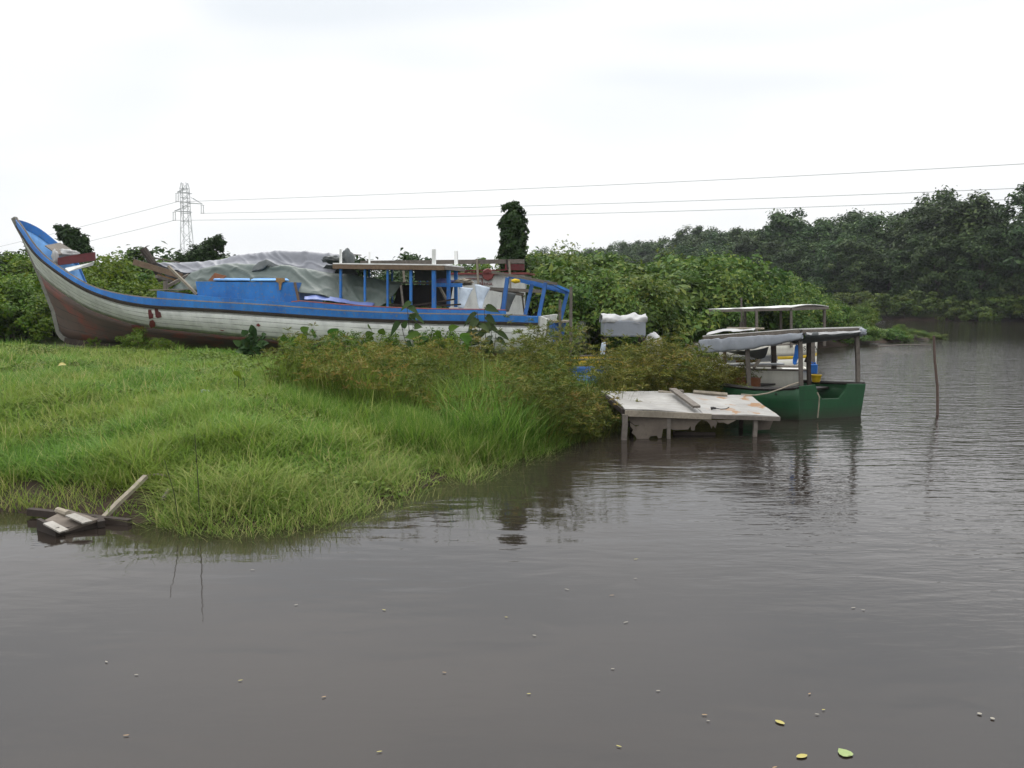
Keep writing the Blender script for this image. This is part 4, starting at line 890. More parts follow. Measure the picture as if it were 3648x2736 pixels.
def text_obj(s, px, py, height_px, frame, b, mat, parent, flip=False, sx=1.0):
    cu = bpy.data.curves.new('txt', 'FONT'); cu.body = s; cu.extrude = .004; to = bpy.data.objects.new('txt', cu)
    p = frame.hit(px, py, b); p2 = frame.hit(px, py - height_px, b); h = (p2 - p).length; cu.size = h / .7
    COL.objects.link(to); bpy.context.view_layer.update(); me = bpy.data.meshes.new_from_object(to.evaluated_get(bpy.context.evaluated_depsgraph_get())); COL.objects.unlink(to); bpy.data.objects.remove(to)
    org = worldloc(parent)
    for v in me.vertices: v.co = p + frame.A * v.co.x * sx + V((0, 0, 1)) * v.co.y - frame.B * (v.co.z + .012) - org
    me.materials.clear(); me.materials.append(mat); return link('lettering', me, parent)
text_obj('M', 1699, 1018, 14, F2, -.005, M['red_trim'], boat2)
text_obj('ARINA,', 1713, 1017, 10.5, F2, -.005, M['red_trim'], boat2, sx=.95)
mb = MB(); mb.beam(H2(1284, 936, -.2), H2(1868, 931, -.2), .06, .15); mb.build('long_beam', M['grey_wood'], boat2)
for px, y0, y1, mat in ((1699, 922, 1014, 'pale_wood'), (1814, 930, 1040, 'pale_wood'), (1805, 925, 960, 'dark_wood'), (1436, 950, 1010, 'pale_wood')):
    mb = MB(); mb.beam(H2(px, y0, -.28), H2(px + 5, y1, -.28), .07, .06, up=F2.B); mb.build('beam_post', M[mat], boat2)
mb = MB(); mb.beam(H2(1745, 1029, -.5), H2(1935, 1038, -.5), .08, .12); mb.beam(H2(1756, 1030, -.45), H2(1866, 1050, -.45), .05, .12); mb.build('side_rail', M['grey_wood'], boat2)
mb = MB(); mb.tube([H2(1860, 1050, -.5), H2(1868, 1118, -.5)], .03, 6); mb.build('rail_post', M['dark_wood'], boat2)
mb = MB(); mb.prism([H2(1903, 1040, .2), H2(1935, 1042, .2), H2(1935, 1128, .2), H2(1903, 1128, .2)], F2.B * .5); mb.build('dark_hatch', M['dark_in'], boat2)
# its hull below
mb = MB(); G = [[], [], []]
for i in range(17):
    t = i / 16; a = -6 + 9.2 * t; hb = 1.25 * math.sin(min(1, .15 + t * 1.6) * math.pi / 2)
    for k, (q, zz) in enumerate(((1.0, 2.05 + .5 * (1 - t) ** 2), (.85, 1.4), (.25, .8))): G[k].append((a, hb * q, zz))
for sgn in (-1, 1): mb.grid([[F2.w(a, 1.0 + sgn * b, z) for a, b, z in r] for r in G])
mb.build('hull', M['white_paint'], boat2, smooth=True, solid=.06)
mb = MB(); mb.prism([F2.w(3.2, 1.0 - G[0][-1][1], G[0][-1][2]), F2.w(3.2, 1 + G[0][-1][1], G[0][-1][2]), F2.w(3.2, 1 + G[2][-1][1], .8), F2.w(3.2, 1 - G[2][-1][1], .8)], F2.A * .06); mb.build('transom', M['white_paint'], boat2)

# vine covered post
vp = H2(1822, 975, 1.2); root = empty('vine_covered_post', vp, 'tall post smothered in dark green vines, rising behind the wheelhouse', 'post')
top = H2(1828, 740, 1.2); mb = MB(); mb.tube([vp - V((0, 0, 2.2)), (vp + top) * .5, top], .13, 8, .10); mb.build('post', M['dark_wood'], root)
g = np.random.default_rng(77); n = 6500; hh = g.random(n); H = (top - vp).z; th = g.uniform(0, 2 * np.pi, n)
rad = .44 * np.clip((1.02 - hh) * 6, .3, 1) * g.uniform(.4, 1.12, n) ** .5 * (1 + .16 * np.sin(th * 3 + hh * 14) + .10 * np.sin(th * 2 - hh * 31))
c = np.stack([np.cos(th) * rad + .05, np.sin(th) * rad, hh * H - .05], 1)
ex = []
for (px, py, k) in ((1800, 738, 50), (1815, 732, 50), (1835, 728, 60), (1848, 742, 60), (1858, 755, 60), (1862, 770, 40), (1838, 745, 90), (1822, 752, 120), (1794, 742, 25)):
    q = H2(px, py, 1.2) - vp; ex.append(np.array(q) + g.normal(0, .06, (k, 3)))
for _ in range(16):
    t0 = g.uniform(0, 6.28); h0 = g.uniform(.25, 1.0) * H; l0 = g.uniform(.25, .7); k = int(l0 * 60); s0 = np.linspace(0, 1, k)
    ex.append(np.stack([np.cos(t0) * (.42 + .16 * np.sin(s0 * 2.6)) + .05, np.sin(t0) * (.42 + .16 * np.sin(s0 * 2.6)), h0 + .12 * np.sin(s0 * 3) - s0 * l0], 1) + g.normal(0, .025, (k, 3)))
c = np.concatenate([c] + ex); n = len(c); nr = c * np.array([1, 1, 0]) + np.array([0, 0, .25]) + g.normal(0, .25, (n, 3)); ln = g.uniform(.09, .19, n)
v, f = cards(c, nr, ln, ln * .7, .2, g); link('vine', np_mesh('vine', v, f, M['vine'], np.repeat(np.clip(g.normal(.42, .22, n), 0, 1), 4)), root)

# posts standing in the ground beside the stern
for (px, y0, y1, Y, lab) in ((2034, 1022, 1220, 25.0, 'weathered grey pole right of the blue stern frame'), (1995, 1068, 1220, 25.6, 'short grey pole behind the blue stern box')):
    p = at(px, y0, Y); q = V((p.x - .02, p.y, gz(p.x, p.y) - .2)); mb = MB(); mb.tube([q, (p + q) * .5 + V((.015, 0, 0)), p], .055, 7, .045); mb.build('pole', M['grey_wood'], None, lab, 'pole')

# ------------------------------------------------------------------ green boat with shelter roof
G_TL, G_TR = at(2843, 1377, 20.0), at(3085, 1368, 20.7); G_BL, G_BR = at(2846, 1499, 20.05), at(3058, 1492, 20.75)
gb = empty('green_boat', (G_TL + G_TR) * .5 - V((0, 0, .8)), 'green wooden boat moored stern on, with a notched transom and a flat shelter roof', 'boat')
ax = V((-.62, .78, 0)).normalized(); nrm = V((ax.y, -ax.x, 0))
def tq(u, v): return (G_TL.lerp(G_TR, u)).lerp((G_BL + (G_BL - G_TL) * .3).lerp(G_BR + (G_BR - G_TR) * .3, u), v / 1.3)
out = [tq(0, 0), tq(.25, -.03), tq(.265, .06), tq(.29, .20), tq(.33, .30), tq(.355, .385), tq(.62, .385), tq(.645, .31), tq(.69, .20), tq(.715, .08), tq(.73, -.02), tq(1, 0), tq(1, 1.3), tq(0, 1.3)]
tn = (G_TR - G_TL).cross(V((0, 0, 1))).normalized() * -1
pn = (G_TR - G_TL).cross(G_BL - G_TL).normalized(); out = [p - pn * (p - G_TL).dot(pn) for p in out]
mb = MB(); mb.prism(out, tn * .06); mb.build('transom', M['green_hull'], gb, bevel=.006)
mid = (G_TL + G_TR) * .5; hb0 = (G_TR - G_TL).length * .5
def gst(s, side, zf):
    """hull point at distance s forward, side -1 port / +1 starboard, zf 0 gunwale .. 1 bottom"""
    corner = (G_TL if side < 0 else G_TR).lerp(G_BL if side < 0 else G_BR, zf)
    t = s / 5.0; hb = hb0 * (1 + .25 * math.sin(min(1, t * 1.4) * math.pi)) * (1 - max(0, (t - .45) / .55) ** 2.2)
    zt = .80 - .10 * math.sin(min(t * 1.5, 1) * math.pi) + .35 * max(0, t - .5) ** 1.5
    p = mid + ax * s + nrm * (side * hb * (1 - .16 * zf)); p.z = zt * (1 - zf) - .22 * zf
    return corner.lerp(p, min(1, s / .8)) if s < .8 else p
for side, nm in ((-1, 'hull_side'), (1, 'hull_side')):
    mb = MB(); mb.grid([[gst(s, side, zf) for s in np.linspace(.05, 5.0, 18)] for zf in (0, .35, .7, 1.0)]); mb.build(nm, M['green_hull'], gb, smooth=True, solid=.05)
    mb = MB(); mb.tube([gst(s, side, 0) + V((0, 0, .0)) for s in np.linspace(.1, 5.0, 16)], .05, 6); mb.build('gunwale', M['dark_in'], gb)
mb = MB(); mb.grid([[gst(s, sd, .72) for s in np.linspace(.35, 4.8, 12)] for sd in (-1, 1)]); mb.build('floor', M['dark_in'], gb, solid=.04)
for s in (.9, 2.3): 
    mb = MB(); mb.beam(gst(s, -1, .12), gst(s, 1, .12), .28, .04); mb.build('thwart', M['dark_in'], gb)
Q1, Q2, Q3 = at(2503, 1206, 22.6), at(2853, 1181, 20.1), at(3066, 1174, 20.9); Q4 = Q1 + (Q3 - Q2) * 1.05 + V((0, 0, .05))
mb = MB(); mb.prism([Q1 + V((0, 0, .045)), Q2 + V((0, 0, .045)), Q3 + V((0, 0, .045)), Q4 + V((0, 0, .045))], V((0, 0, .03))); mb.build('roof', M['white_paint'], gb)
for p, q, nm in ((Q1, Q2, 0), (Q2, Q3, 1), (Q3, Q4, 2), (Q1, Q4, 3)):
    mb = MB(); d_ = (q - p).normalized() * .03; mb.beam(p + d_, q - d_, .05, .11 if nm != 1 else .09); mb.build('roof_beam', M['grey_wood'], gb)
def gpost(px, y0, y1, Y, w, mat, dx=0):
    mb = MB(); mb.beam(at(px, y0, Y), at(px + dx, y1, Y), w, w, up=V((0, 1, 0)), seg=3, wob=.008); mb.build('roof_post', M[mat], gb)
gpost(2850, 1192, 1374, 20.3, .085, 'grey_wood', 4); gpost(3052, 1186, 1372, 21.0, .09, 'grey_wood', 4); gpost(2881, 1190, 1382, 20.9, .09, 'dark_wood', 2); gpost(2896, 1195, 1345, 23.0, .09, 'grey_wood')
gpost(2662, 1225, 1380, 21.5, .10, 'grey_wood', 5); gpost(2755, 1215, 1322, 23.2, .12, 'dark_wood', 2); gpost(2580, 1225, 1345, 23.2, .08, 'brown_wood', 3)
mb = MB(); mb.beam(at(2868, 1290, 20.9), at(2886, 1250, 20.9), .05, .05); mb.build('brace', M['dark_wood'], gb)
# awning rolled along the side of the roof, loose cloth under the stern edge
def along(p, q, t, dz, out_): return p.lerp(q, t) + V((0, 0, dz)) + V((-.5, -.86, 0)) * out_
def awrow(dzs, o): return [along(Q1, Q2, t, dz, o) for t, dz in zip(np.linspace(-.03, 1.02, len(dzs)), dzs)]
sheet('awning', [awrow([-.03] * 7, .04), awrow([-.14, -.15, -.13, -.14, -.12, -.1, -.08], .065), awrow([-.34, -.36, -.33, -.32, -.27, -.22, -.15], .07), awrow([-.37, -.39, -.36, -.34, -.29, -.24, -.17], .0), awrow([-.16, -.18, -.15, -.14, -.12, -.1, -.08], -.08)],
      M['silver'], None, 'silver grey awning cloth gathered along the side of the green boat roof', 'awning', res=(20, 80), wrinkle=.085, wscale=3.6, stretch=(1.3, 1, .5))
def srow(dzs, o): return [Q2.lerp(Q3, t) + V((0, 0, dz)) + V((.3, -.9, 0)).normalized() * o for t, dz in zip(np.linspace(.05, 1.02, len(dzs)), dzs)]
sheet('awning', [srow([-.03, -.03, -.03, -.03, -.02], .05), srow([-.12, -.14, -.13, -.12, -.1], .07), srow([-.30, -.3, -.27, -.24, -.2], -.25), srow([-.26, -.24, -.22, -.2, -.16], -.6)],
      M['tarp_dark'], None, 'dark awning cloth sagging under the stern edge of the green boat roof', 'awning', res=(14, 36), wrinkle=.05, wscale=3)
sheet('plastic_sheet', [srow([-.02, -.03, -.02, -.03, -.02], .08), srow([-.07, -.09, -.08, -.07, -.06], .11)], M['white_cloth'], None, 'strip of pale plastic sheet along the stern edge of the roof', 'plastic sheet', res=(6, 36), wrinkle=.05, wscale=4)
blob('cloth_knot', Q3 + V((.0, -.08, -.06)), (.10, .10, .10), M['silver'], None, 'knotted grey cloth at the right corner of the green boat roof', 'cloth', amp=.5, fs=3)
sheet('tarpaulin', [[at(2585, 1252, 22.4), at(2640, 1250, 22.2), at(2700, 1246, 22.0), at(2738, 1236, 21.8)], [at(2610, 1258, 22.5), at(2660, 1262, 22.4), at(2705, 1262, 22.2), at(2733, 1256, 22.0)], [at(2640, 1265, 22.6), at(2680, 1273, 22.5), at(2705, 1278, 22.4), at(2722, 1276, 22.2)]],
      M['silver'], None, 'grey tarpaulin belly hanging under the middle of the green boat roof', 'tarpaulin', res=(12, 22), wrinkle=.04, wscale=3)
sheet('plastic_sheet', [[Q1 + V((.2, .3, .13)), Q1.lerp(Q2, .2) + V((.1, .3, .22)), Q1.lerp(Q2, .4) + V((.1, .35, .16)), Q1.lerp(Q2, .6) + V((0, .3, .13))], [Q1 + V((.1, .0, .11)), Q1.lerp(Q2, .2) + V((.1, .02, .14)), Q1.lerp(Q2, .4) + V((0, .02, .12)), Q1.lerp(Q2, .55) + V((0, .02, .11))]],
      M['white_cloth'], None, 'crumpled white plastic sheet on the left end of the green boat roof', 'plastic sheet', res=(10, 30), wrinkle=.09, wscale=3)
plank_p = [at(2592, 1168, 22.6), at(2720, 1170, 22.0)]; mb = MB(); mb.beam(plank_p[0], plank_p[1], .12, .04); mb.build('plank', M['pale_wood'], None, 'loose plank lying on the green boat roof', 'plank')
mb = MB(); mb.tube([at(2845, 1362, 20.1), at(2815, 1372, 19.9), at(2780, 1386, 19.8), at(2735, 1401, 19.8), at(2690, 1408, 19.7), at(2640, 1405, 19.8)], .016, 5); mb.build('mooring_rope', M['rope'], None, 'slack mooring rope from the green boat to the sunken shelter', 'rope')
mb = MB(); mb.tube([at(2912, 1398, 19.98), at(2919, 1415, 19.97), at(2918, 1440, 19.97), at(2915, 1468, 19.98), at(2913, 1488, 19.99)], .016, 5); mb.build('rope', M['rope'], None, 'rope hanging down the green transom below the notch', 'rope')
sheet('blue_cloth', [[at(2834, 1228, 20.6), at(2844, 1229, 20.6)], [at(2828, 1262, 20.6), at(2846, 1265, 20.6)], [at(2825, 1290, 20.6), at(2838, 1296, 20.6)], [at(2832, 1299, 20.5), at(2846, 1290, 20.5)]], M['blue_plastic'], None, 'bright blue cloth hanging beside the port stern post', 'cloth', res=(12, 8), wrinkle=.05, wscale=5)
bk = at(2907, 1361, 21.4); mb = MB(); mb.lathe(bk, [(.085, 0), (.10, .02), (.125, .17), (.135, .175), (.135, .19), (.11, .19), (.09, .03)], 16); mb.build('bucket', M['yellow'], None, 'yellow plastic bucket standing in the green boat', 'bucket', smooth=True)
def jerry(px, py, Y, lab, s=1.0, mat='blue_plastic'):
    p = at(px, py, Y); r = empty('jerrycan', p, lab, 'jerrycan'); mb = MB(); mb.box(p + V((0, 0, .13 * s)), .26 * s, .16 * s, .26 * s); mb.build('body', M[mat], r, bevel=.03)
    mb = MB(); mb.lathe(p + V((.07 * s, 0, .26 * s)), [(.03, 0), (.03, .05), (.01, .05)], 10); mb.build('cap', M[mat], r); mb = MB(); mb.tube([p + V((-.09 * s, 0, .26 * s)), p + V((-.07 * s, 0, .31 * s)), p + V((.0, 0, .31 * s)), p + V((.02 * s, 0, .26 * s))], .013, 6); mb.build('handle', M[mat], r)
jerry(2892, 1332, 22.2, 'blue jerrycan behind the dark roof post')
for px, lab in ((2640, 'left of the two rusty drums in the green boat'), (2682, 'right of the two rusty drums in the green boat')):
    p = at(px, 1345, 21.9); mb = MB(); q = V((p.x, p.y, .26)); mb.lathe(q, [(.17, 0), (.2, .03), (.2, .3), (.21, .32), (.2, .34), (.2, p.z - .28), (.17, p.z - .26)], 16); mb.build('rusty_drum', M['rust'], None, lab, 'drum', smooth=True)

# ------------------------------------------------------------------ white skiff behind the green boat
def simple_hull(root, pa, pb, beam, ztop, zrise, mats, nm, bow_left=True, band=None, zb=-.25):
    """open hull between the near ends pa, pb (world points); beam goes away from the camera"""
    A = (pb - pa); Ln = A.length; A.normalize(); B = V((-A.y, A.x, 0))
    if B.y < 0: B = -B
    ctr = lambda t: pa + A * (Ln * t) + B * (beam * .5)
    def hp(t, side, zf):
        tt = t if bow_left else 1 - t; k = max(0.0, 1 - max(0, 1 - tt / .38) ** 2.2) ** .7; k = max(k, .03)
        z = (ztop + zrise * max(0, 1 - tt / .5) ** 2) * (1 - zf) + zb * zf
        p = ctr(t) + B * (side * beam * .5 * k * (1 - .12 * zf)); return V((p.x, p.y, z))
    ts = np.linspace(0, 1, 22); attrs = lambda zs: {'gu': [t * Ln for _ in zs for t in ts], 'gv': [zf * ztop for zf in zs for t in ts]}
    lev = [0] + [b[0] for b in (band or [])] + [1.0]; mm = [mats] + [b[1] for b in (band or [])]
    for i in range(len(lev) - 1):
        zs = np.linspace(lev[i], lev[i + 1], 4); mb = MB()
        names = nm if i == 0 else ('stripe' if i == 1 and len(lev) > 2 else 'lower_hull')
        for side in (-1, 1):
            mb.grid([[hp(t, side, zf) for t in ts] for zf in zs])
        at_ = attrs(zs); at_ = {k: v + v for k, v in at_.items()}; mb.build(names, mm[i], root, smooth=True, solid=.045, attrs=at_)
    e = 1 if bow_left else 0; mb = MB(); mb.prism([hp(e, -1, 0), hp(e, 1, 0), hp(e, 1, 1), hp(e, -1, 1)], A * (.05 if bow_left else -.05)); mb.build('transom', mm[0], root, attrs={'gu': [0] * 8, 'gv': [0, 0, .5, .5] * 2})
    for side in (-1, 1):
        mb = MB(); mb.tube([hp(t, side, 0) for t in ts], .035, 6); mb.build('gunwale', M['grey_wood'], root)
    mb = MB(); mb.grid([[hp(t, side, .62) for t in ts] for side in (-.97, .97)]); mb.build('floor', M['grey_wood'], root, solid=.03)
    return hp, A, B, Ln
pa, pb = at(2520, 1317, 22.9), at(2884, 1321, 22.4); pa.z = pb.z = 0
sk = empty('white_skiff', (pa + pb) * .5, 'plain white open boat lying between the green boat and the cream boat', 'boat')
hp, A_, B_, _ = simple_hull(sk, pa, pb, 1.2, .99, .1, M['white_plain'], 'hull')
mb = MB(); mb.prism([hp(.78, -.96, .03), hp(.995, -.96, .03), hp(.995, .96, .03), hp(.78, .96, .03)], V((0, 0, -.03))); mb.build('stern_deck', M['white_paint'], sk)
# grey boards and loose timber on it
pp = [at(2560, 1300, 23.2), at(2790, 1296, 23.0)]; mb = MB(); mb.beam(pp[0], pp[1], .35, .04); mb.beam(pp[0] + V((0, .2, .12)), pp[1] + V((-.1, .2, .14)), .05, .18); mb.build('board', M['steel'], None, 'grey board laid along the top of the white skiff', 'board')
mb = MB(); mb.beam(at(2685, 1312, 22.6), at(2706, 1282, 22.9), .06, .07); mb.build('prop', M['pale_wood'], None, 'slanting pale wooden prop on the white skiff', 'timber')
mb = MB(); mb.beam(at(2622, 1288, 23.0), at(2700, 1286, 22.9), .14, .06); mb.build('plank', M['raw_wood'], None, 'short orange brown plank on the white skiff', 'plank')

# ------------------------------------------------------------------ cream boat with yellow stripe and grey canopy
pa, pb = at(2440, 1312, 33.4), at(2954, 1312, 34.2); pa.z = pb.z = 0
cb_ = empty('cream_boat', (pa + pb) * .5, 'cream boat with a yellow stripe and a grey flat canopy, afloat before the thicket', 'boat')
hp, A_, B_, Ln_ = simple_hull(cb_, pa, pb, 2.3, .98, .12, M['white_plain'], 'hull', bow_left=False, band=[(.38, M['yellow_hull']), (.48, M['white_plain'])])
class _F: pass
fr_ = Frame(pa.x, pa.y, -math.atan2((pb - pa).y, (pb - pa).x))
for s_, px in (('S', 2861), ('A', 2877), ('A', 2897)):
    q = fr_.hit(px, 1249, 0); t = (q - pa).dot(A_) / Ln_
    b_off = ((hp(t, -1, .2) - pa).dot(B_)); text_obj(s_, px, 1249, 16, fr_, b_off - .03, M['black'], cb_)
zt = 0
cr = [at(2518, 1108, 34.0), at(2818, 1101, 33.9), at(2952, 1097, 36.0)]; cr.append(cr[0] + (cr[2] - cr[1]))
mb = MB()
G_ = []
for v_ in np.linspace(0, 1, 6):
    row = []
    for u_ in np.linspace(0, 1, 16):
        p = (cr[0].lerp(cr[1], u_)).lerp(cr[3].lerp(cr[2], u_), v_); p = p + V((0, 0, .06 + .10 * math.sin(math.pi * v_) * u_ + .015 * math.sin(u_ * 22))); row.append(p)
    G_.append(row)
mb.grid(G_); mb.build('canopy_roof', M['white_paint'], cb_, smooth=True, solid=.03)
for i, j in ((0, 1), (1, 2), (2, 3), (0, 3)):
    mb = MB(); d_ = (cr[j] - cr[i]).normalized() * .035; mb.beam(cr[i] + d_, cr[j] - d_, .06, .11); mb.build('canopy_beam', M['grey_wood'], cb_)
for (px, Y, w) in ((2526, 34.05, .10), (2695, 33.95, .10), (2818, 33.95, .09)): 
    mb = MB(); mb.beam(at(px, 1108, Y), at(px + 1, 1238, Y), w, w, up=V((0, 1, 0))); mb.build('canopy_post', M['grey_wood'], cb_)
for (px, Y, w) in ((2654, 35.9, .10), (2782, 35.9, .09), (2937, 35.9, .10)):
    mb = MB(); mb.beam(at(px, 1102, Y), at(px, 1232, Y), w, w, up=V((0, 1, 0))); mb.build('canopy_post', M['grey_wood'], cb_)
mb = MB(); mb.tube([at(2641, 1060, 37), at(2643, 1225, 37)], .04, 6); mb.build('thin_pole', M['grey_wood'], cb_)
mb = MB(); mb.box(at(2641, 1160, 34.6), .14, .14, .3); mb.beam(at(2641, 1168, 34.6), at(2641, 1240, 34.6), .1, .1, up=V((0, 1, 0))); mb.build('bollard', M['grey_wood'], cb_)

# ------------------------------------------------------------------ blue and yellow boat hidden in the sedges, with its covered box
pa, pb = at(2030, 1290, 24.6), at(2500, 1290, 25.4); pa.z = pb.z = 0
yb = empty('blue_boat', (pa + pb) * .5, 'blue boat with a yellow gunwale half hidden behind the sedges', 'boat')
simple_hull(yb, pa, pb, 1.5, 1.10, .05, M['yellow_hull'], 'yellow_strake', bow_left=False, band=[(.15, M['blue_old']), (.36, M['blue'])], zb=-.2)
p = at(2226, 1165, 25.9); bxr = empty('covered_box', V((p.x, p.y, .7)), 'grey cloth covered box topped with crumpled white sheeting, above the sedges', 'box')
mb = MB(); c0 = at(2226, 1170, 25.6); mb.box(c0 + V((0, .45, 0)), 1.28, .9, .52); mb.build('cloth_side', M['silver'], bxr, bevel=.05)
rows = []
for v_, dz in ((-.02, -.12), (.0, .02), (.3, .10), (.7, .12), (.95, .02), (.98, -.1)):
    rows.append([c0 + V((u_ * 1.36 - .68, v_ * .95, .27 + dz + random.uniform(-.03, .06))) for u_ in np.linspace(0, 1, 9)])
sheet('white_cover', rows, M['white_cloth'], bxr, res=(20, 40), wrinkle=.13, wscale=3.0)
for dx in (-.58, .58):
    for dy in (.05, .85):
        mb = MB(); mb.beam(c0 + V((dx, dy, -.27)), V((c0.x + dx, c0.y + dy, .65)), .07, .07, up=V((0, 1, 0))); mb.build('leg', M['dark_wood'], bxr)
sk_ = at(2327, 1225, 25.8); blob('sack', sk_, (.27, .25, .34), M['white_cloth'], None, 'bulging white sack right of the covered box', 'sack', amp=.25, fs=2, flat=-.3)
sheet('cloth', [[at(2144, 1222, 25.4), at(2158, 1215, 25.4)], [at(2138, 1245, 25.4), at(2157, 1240, 25.4)], [at(2140, 1262, 25.4), at(2156, 1264, 25.4)]], M['pale_cloth'], None, 'pale cloth hanging under the left corner of the covered box', 'cloth', res=(10, 6), wrinkle=.05, wscale=4)

# ------------------------------------------------------------------ sunken shelter (white roof at the water)
W1, W2, W3, W4 = at(2226, 1456, 17.3), at(2777, 1484, 17.75), at(2672, 1406, 19.9), at(2140, 1392, 19.4)
wr = empty('sunken_shelter', V(((W1.x + W2.x) / 2, (W1.y + W3.y) / 2, 0)), 'half sunken shelter with a slanting stained white roof and torn plywood sides', 'shelter')
mb = MB(); nu_ = 14; G_ = []
for (ua, ub, tilt_) in ((0, .497, .0), (.503, 1, -.02)):
    mb = MB(); G_ = []
    for v_ in np.linspace(0, 1, 9):
        G_.append([(W1.lerp(W2, u_)).lerp(W4.lerp(W3, u_), v_) + V((0, 0, .016 * math.sin(u_ * 9 + v_ * 4) - .045 * math.sin(math.pi * (u_ - ua) / (ub - ua)) * math.sin(math.pi * v_) + tilt_ * v_ - (.02 if v_ == 0 else 0) + random.uniform(-.004, .004))) for u_ in np.linspace(ua, ub, nu_)])
    mb.grid(G_); mb.build('roof_panel', M['wreck_roof'], wr, smooth=False, solid=.025)
dn = V((0, 0, -.07)); fa = (W2 - W1).normalized()
sp1 = W1.lerp(W2, .55)
mb = MB(); mb.beam(W1 + dn + V((0, -.03, -.02)), sp1 + dn + V((0, -.03, 0)), .05, .12); mb.build('fascia', M['pale_wood'], wr)
mb = MB(); mb.beam(sp1 + fa * .004 + dn + V((0, -.03, .0)), W2 + dn + V((0, -.03, .025)), .05, .085); mb.build('fascia', M['grey_wood'], wr)
mb = MB(); mb.beam(W1 + dn + V((-.02, .06, 0)), W4 + dn, .06, .10); mb.build('side_beam', M['dark_wood'], wr); mb = MB(); mb.beam(W2 + dn + V((0, .06, 0)), W3 + dn, .05, .08); mb.build('side_beam', M['dark_wood'], wr)
mb = MB(); mb.beam(W4 + dn, W3 + dn, .05, .08); mb.build('side_beam', M['dark_wood'], wr)
for px, y0, y1, Y, w, mat, dx in ((2226, 1476, 1590, 17.3, .11, 'grey_wood', -4), (2382, 1488, 1580, 17.45, .075, 'grey_wood', 0), (2690, 1496, 1580, 17.7, .085, 'grey_wood', -2), (2640, 1490, 1560, 18.9, .08, 'dark_wood', 0), (2250, 1480, 1560, 18.6, .08, 'dark_wood', 0)):
    mb = MB(); mb.beam(at(px, y0, Y), at(px + dx, y1, Y), w, w, up=V((0, 1, 0)), seg=3, wob=.008); mb.build('post', M[mat], wr)
mb = MB(); mb.beam(at(2398, 1545, 17.9), at(2548, 1549, 17.9), .05, .10); mb.build('cross_plank', M['dark_wood'], wr)
def torn(name, pts, Y, mat='wet_ply'):
    mb = MB(); mb.prism([at(px, py, Y) for px, py in pts], V((0, .012, 0))); mb.build(name, M[mat], wr)
torn('torn_panel', [(2242, 1481), (2385, 1490), (2384, 1526), (2362, 1528), (2357, 1560), (2345, 1562), (2340, 1552), (2318, 1554), (2308, 1566), (2270, 1566), (2262, 1552), (2250, 1542), (2256, 1531), (2246, 1520), (2244, 1505), (2266, 1520), (2280, 1514), (2262, 1515), (2243, 1500)], 17.42)
torn('torn_panel', [(2386, 1490), (2500, 1495), (2486, 1506), (2477, 1518), (2474, 1534), (2462, 1532), (2460, 1518), (2452, 1530), (2400, 1532), (2388, 1528)], 17.52)
torn('torn_panel', [(2500, 1495), (2550, 1497), (2556, 1504), (2548, 1526), (2540, 1515), (2535, 1528), (2528, 1510), (2518, 1500)], 17.5, 'wet_ply')
torn('torn_panel', [(2552, 1497), (2622, 1497), (2608, 1504), (2592, 1512), (2578, 1505), (2560, 1506)], 17.5, 'wet_ply')
torn('back_panel', [(2690, 1500), (2755, 1497), (2742, 1530), (2695, 1532)], 18.3, 'wet_ply')
mb = MB(); mb.beam(at(2396, 1397, 19.3) + V((0, 0, .07)), at(2482, 1461, 17.55) + V((0, 0, .07)), .16, .05); mb.build('roof_strap', M['grey_wood'], wr)
mb = MB(); mb.tube([at(2345, 1395, 19.5), at(2400, 1401, 19.45)], .04, 6); mb.build('ridge_stick', M['pale_wood'], wr); mb = MB(); mb.tube([at(2470, 1396, 19.7), at(2590, 1406, 19.7)], .05, 6); mb.build('ridge_stick', M['pale_wood'], wr)
mb = MB(); q = at(2418, 1395, 19.5); mb.box(q, .22, .14, .08); mb.build('ridge_block', M['grey_wood'], wr, bevel=.02)
q = at(2541, 1458, 17.95); mb = MB(); 
mb.tube([q + V((-.05, 0, .02)), q + V((.0, 0, .03)), q + V((.06, 0, .02))], .035, 8, .02); mb.tube([q + V((.06, 0, .02)), q + V((.16, -.05, .01)), q + V((.26, -.07, .02)), q + V((.33, -.03, .05))], .011, 5); mb.build('ladle', M['black'], None, 'black ladle like scrap lying on the white sunken roof', 'scrap')

# ------------------------------------------------------------------ mooring pole in the river
p0 = atz(3342, 1478, 0); p1 = at(3327, 1196, p0.y); mb = MB(); mb.tube([p0 - V((-.02, 0, .6)), p0.lerp(p1, .35) + V((.02, 0, 0)), p0.lerp(p1, .7) + V((-.012, 0, 0)), p1], .036, 8, .030); mb.build('mooring_pole', wood('pole_wood', (.16, .11, .085), (.08, .055, .045)), None, 'thin brown pole standing alone in the river on the right', 'pole')

# ------------------------------------------------------------------ wreckage at the near bank
def Wp(px, py, z): return atz(px, py, z)
wb = empty('sunken_crate', Wp(240, 1880, 0), 'tilted dark wooden hatch with two white strips lying in the shallows', 'crate')
pan = [Wp(160, 1862, .10), Wp(240, 1822, .13), Wp(352, 1858, .08), Wp(232, 1898, .02)]
mb = MB(); mb.prism(pan, V((0, 0, .035))); mb.build('panel', M['wet_ply'], wb)
mb = MB(); mb.beam(Wp(138, 1868, .07), Wp(205, 1902, .03), .05, .16); mb.beam(Wp(205, 1903, .01), Wp(360, 1866, .03), .05, .12); mb.beam(Wp(352, 1852, .08), Wp(362, 1868, .05), .09, .09); mb.build('frame', M['dark_wood'], wb)
for a, b in (((170, 1862, .15), (228, 1893, .07)), ((250, 1834, .18), (312, 1861, .13))):
    mb = MB(); mb.beam(Wp(*a), Wp(*b), .13, .02); mb.build('white_strip', M['dull_white'], wb)
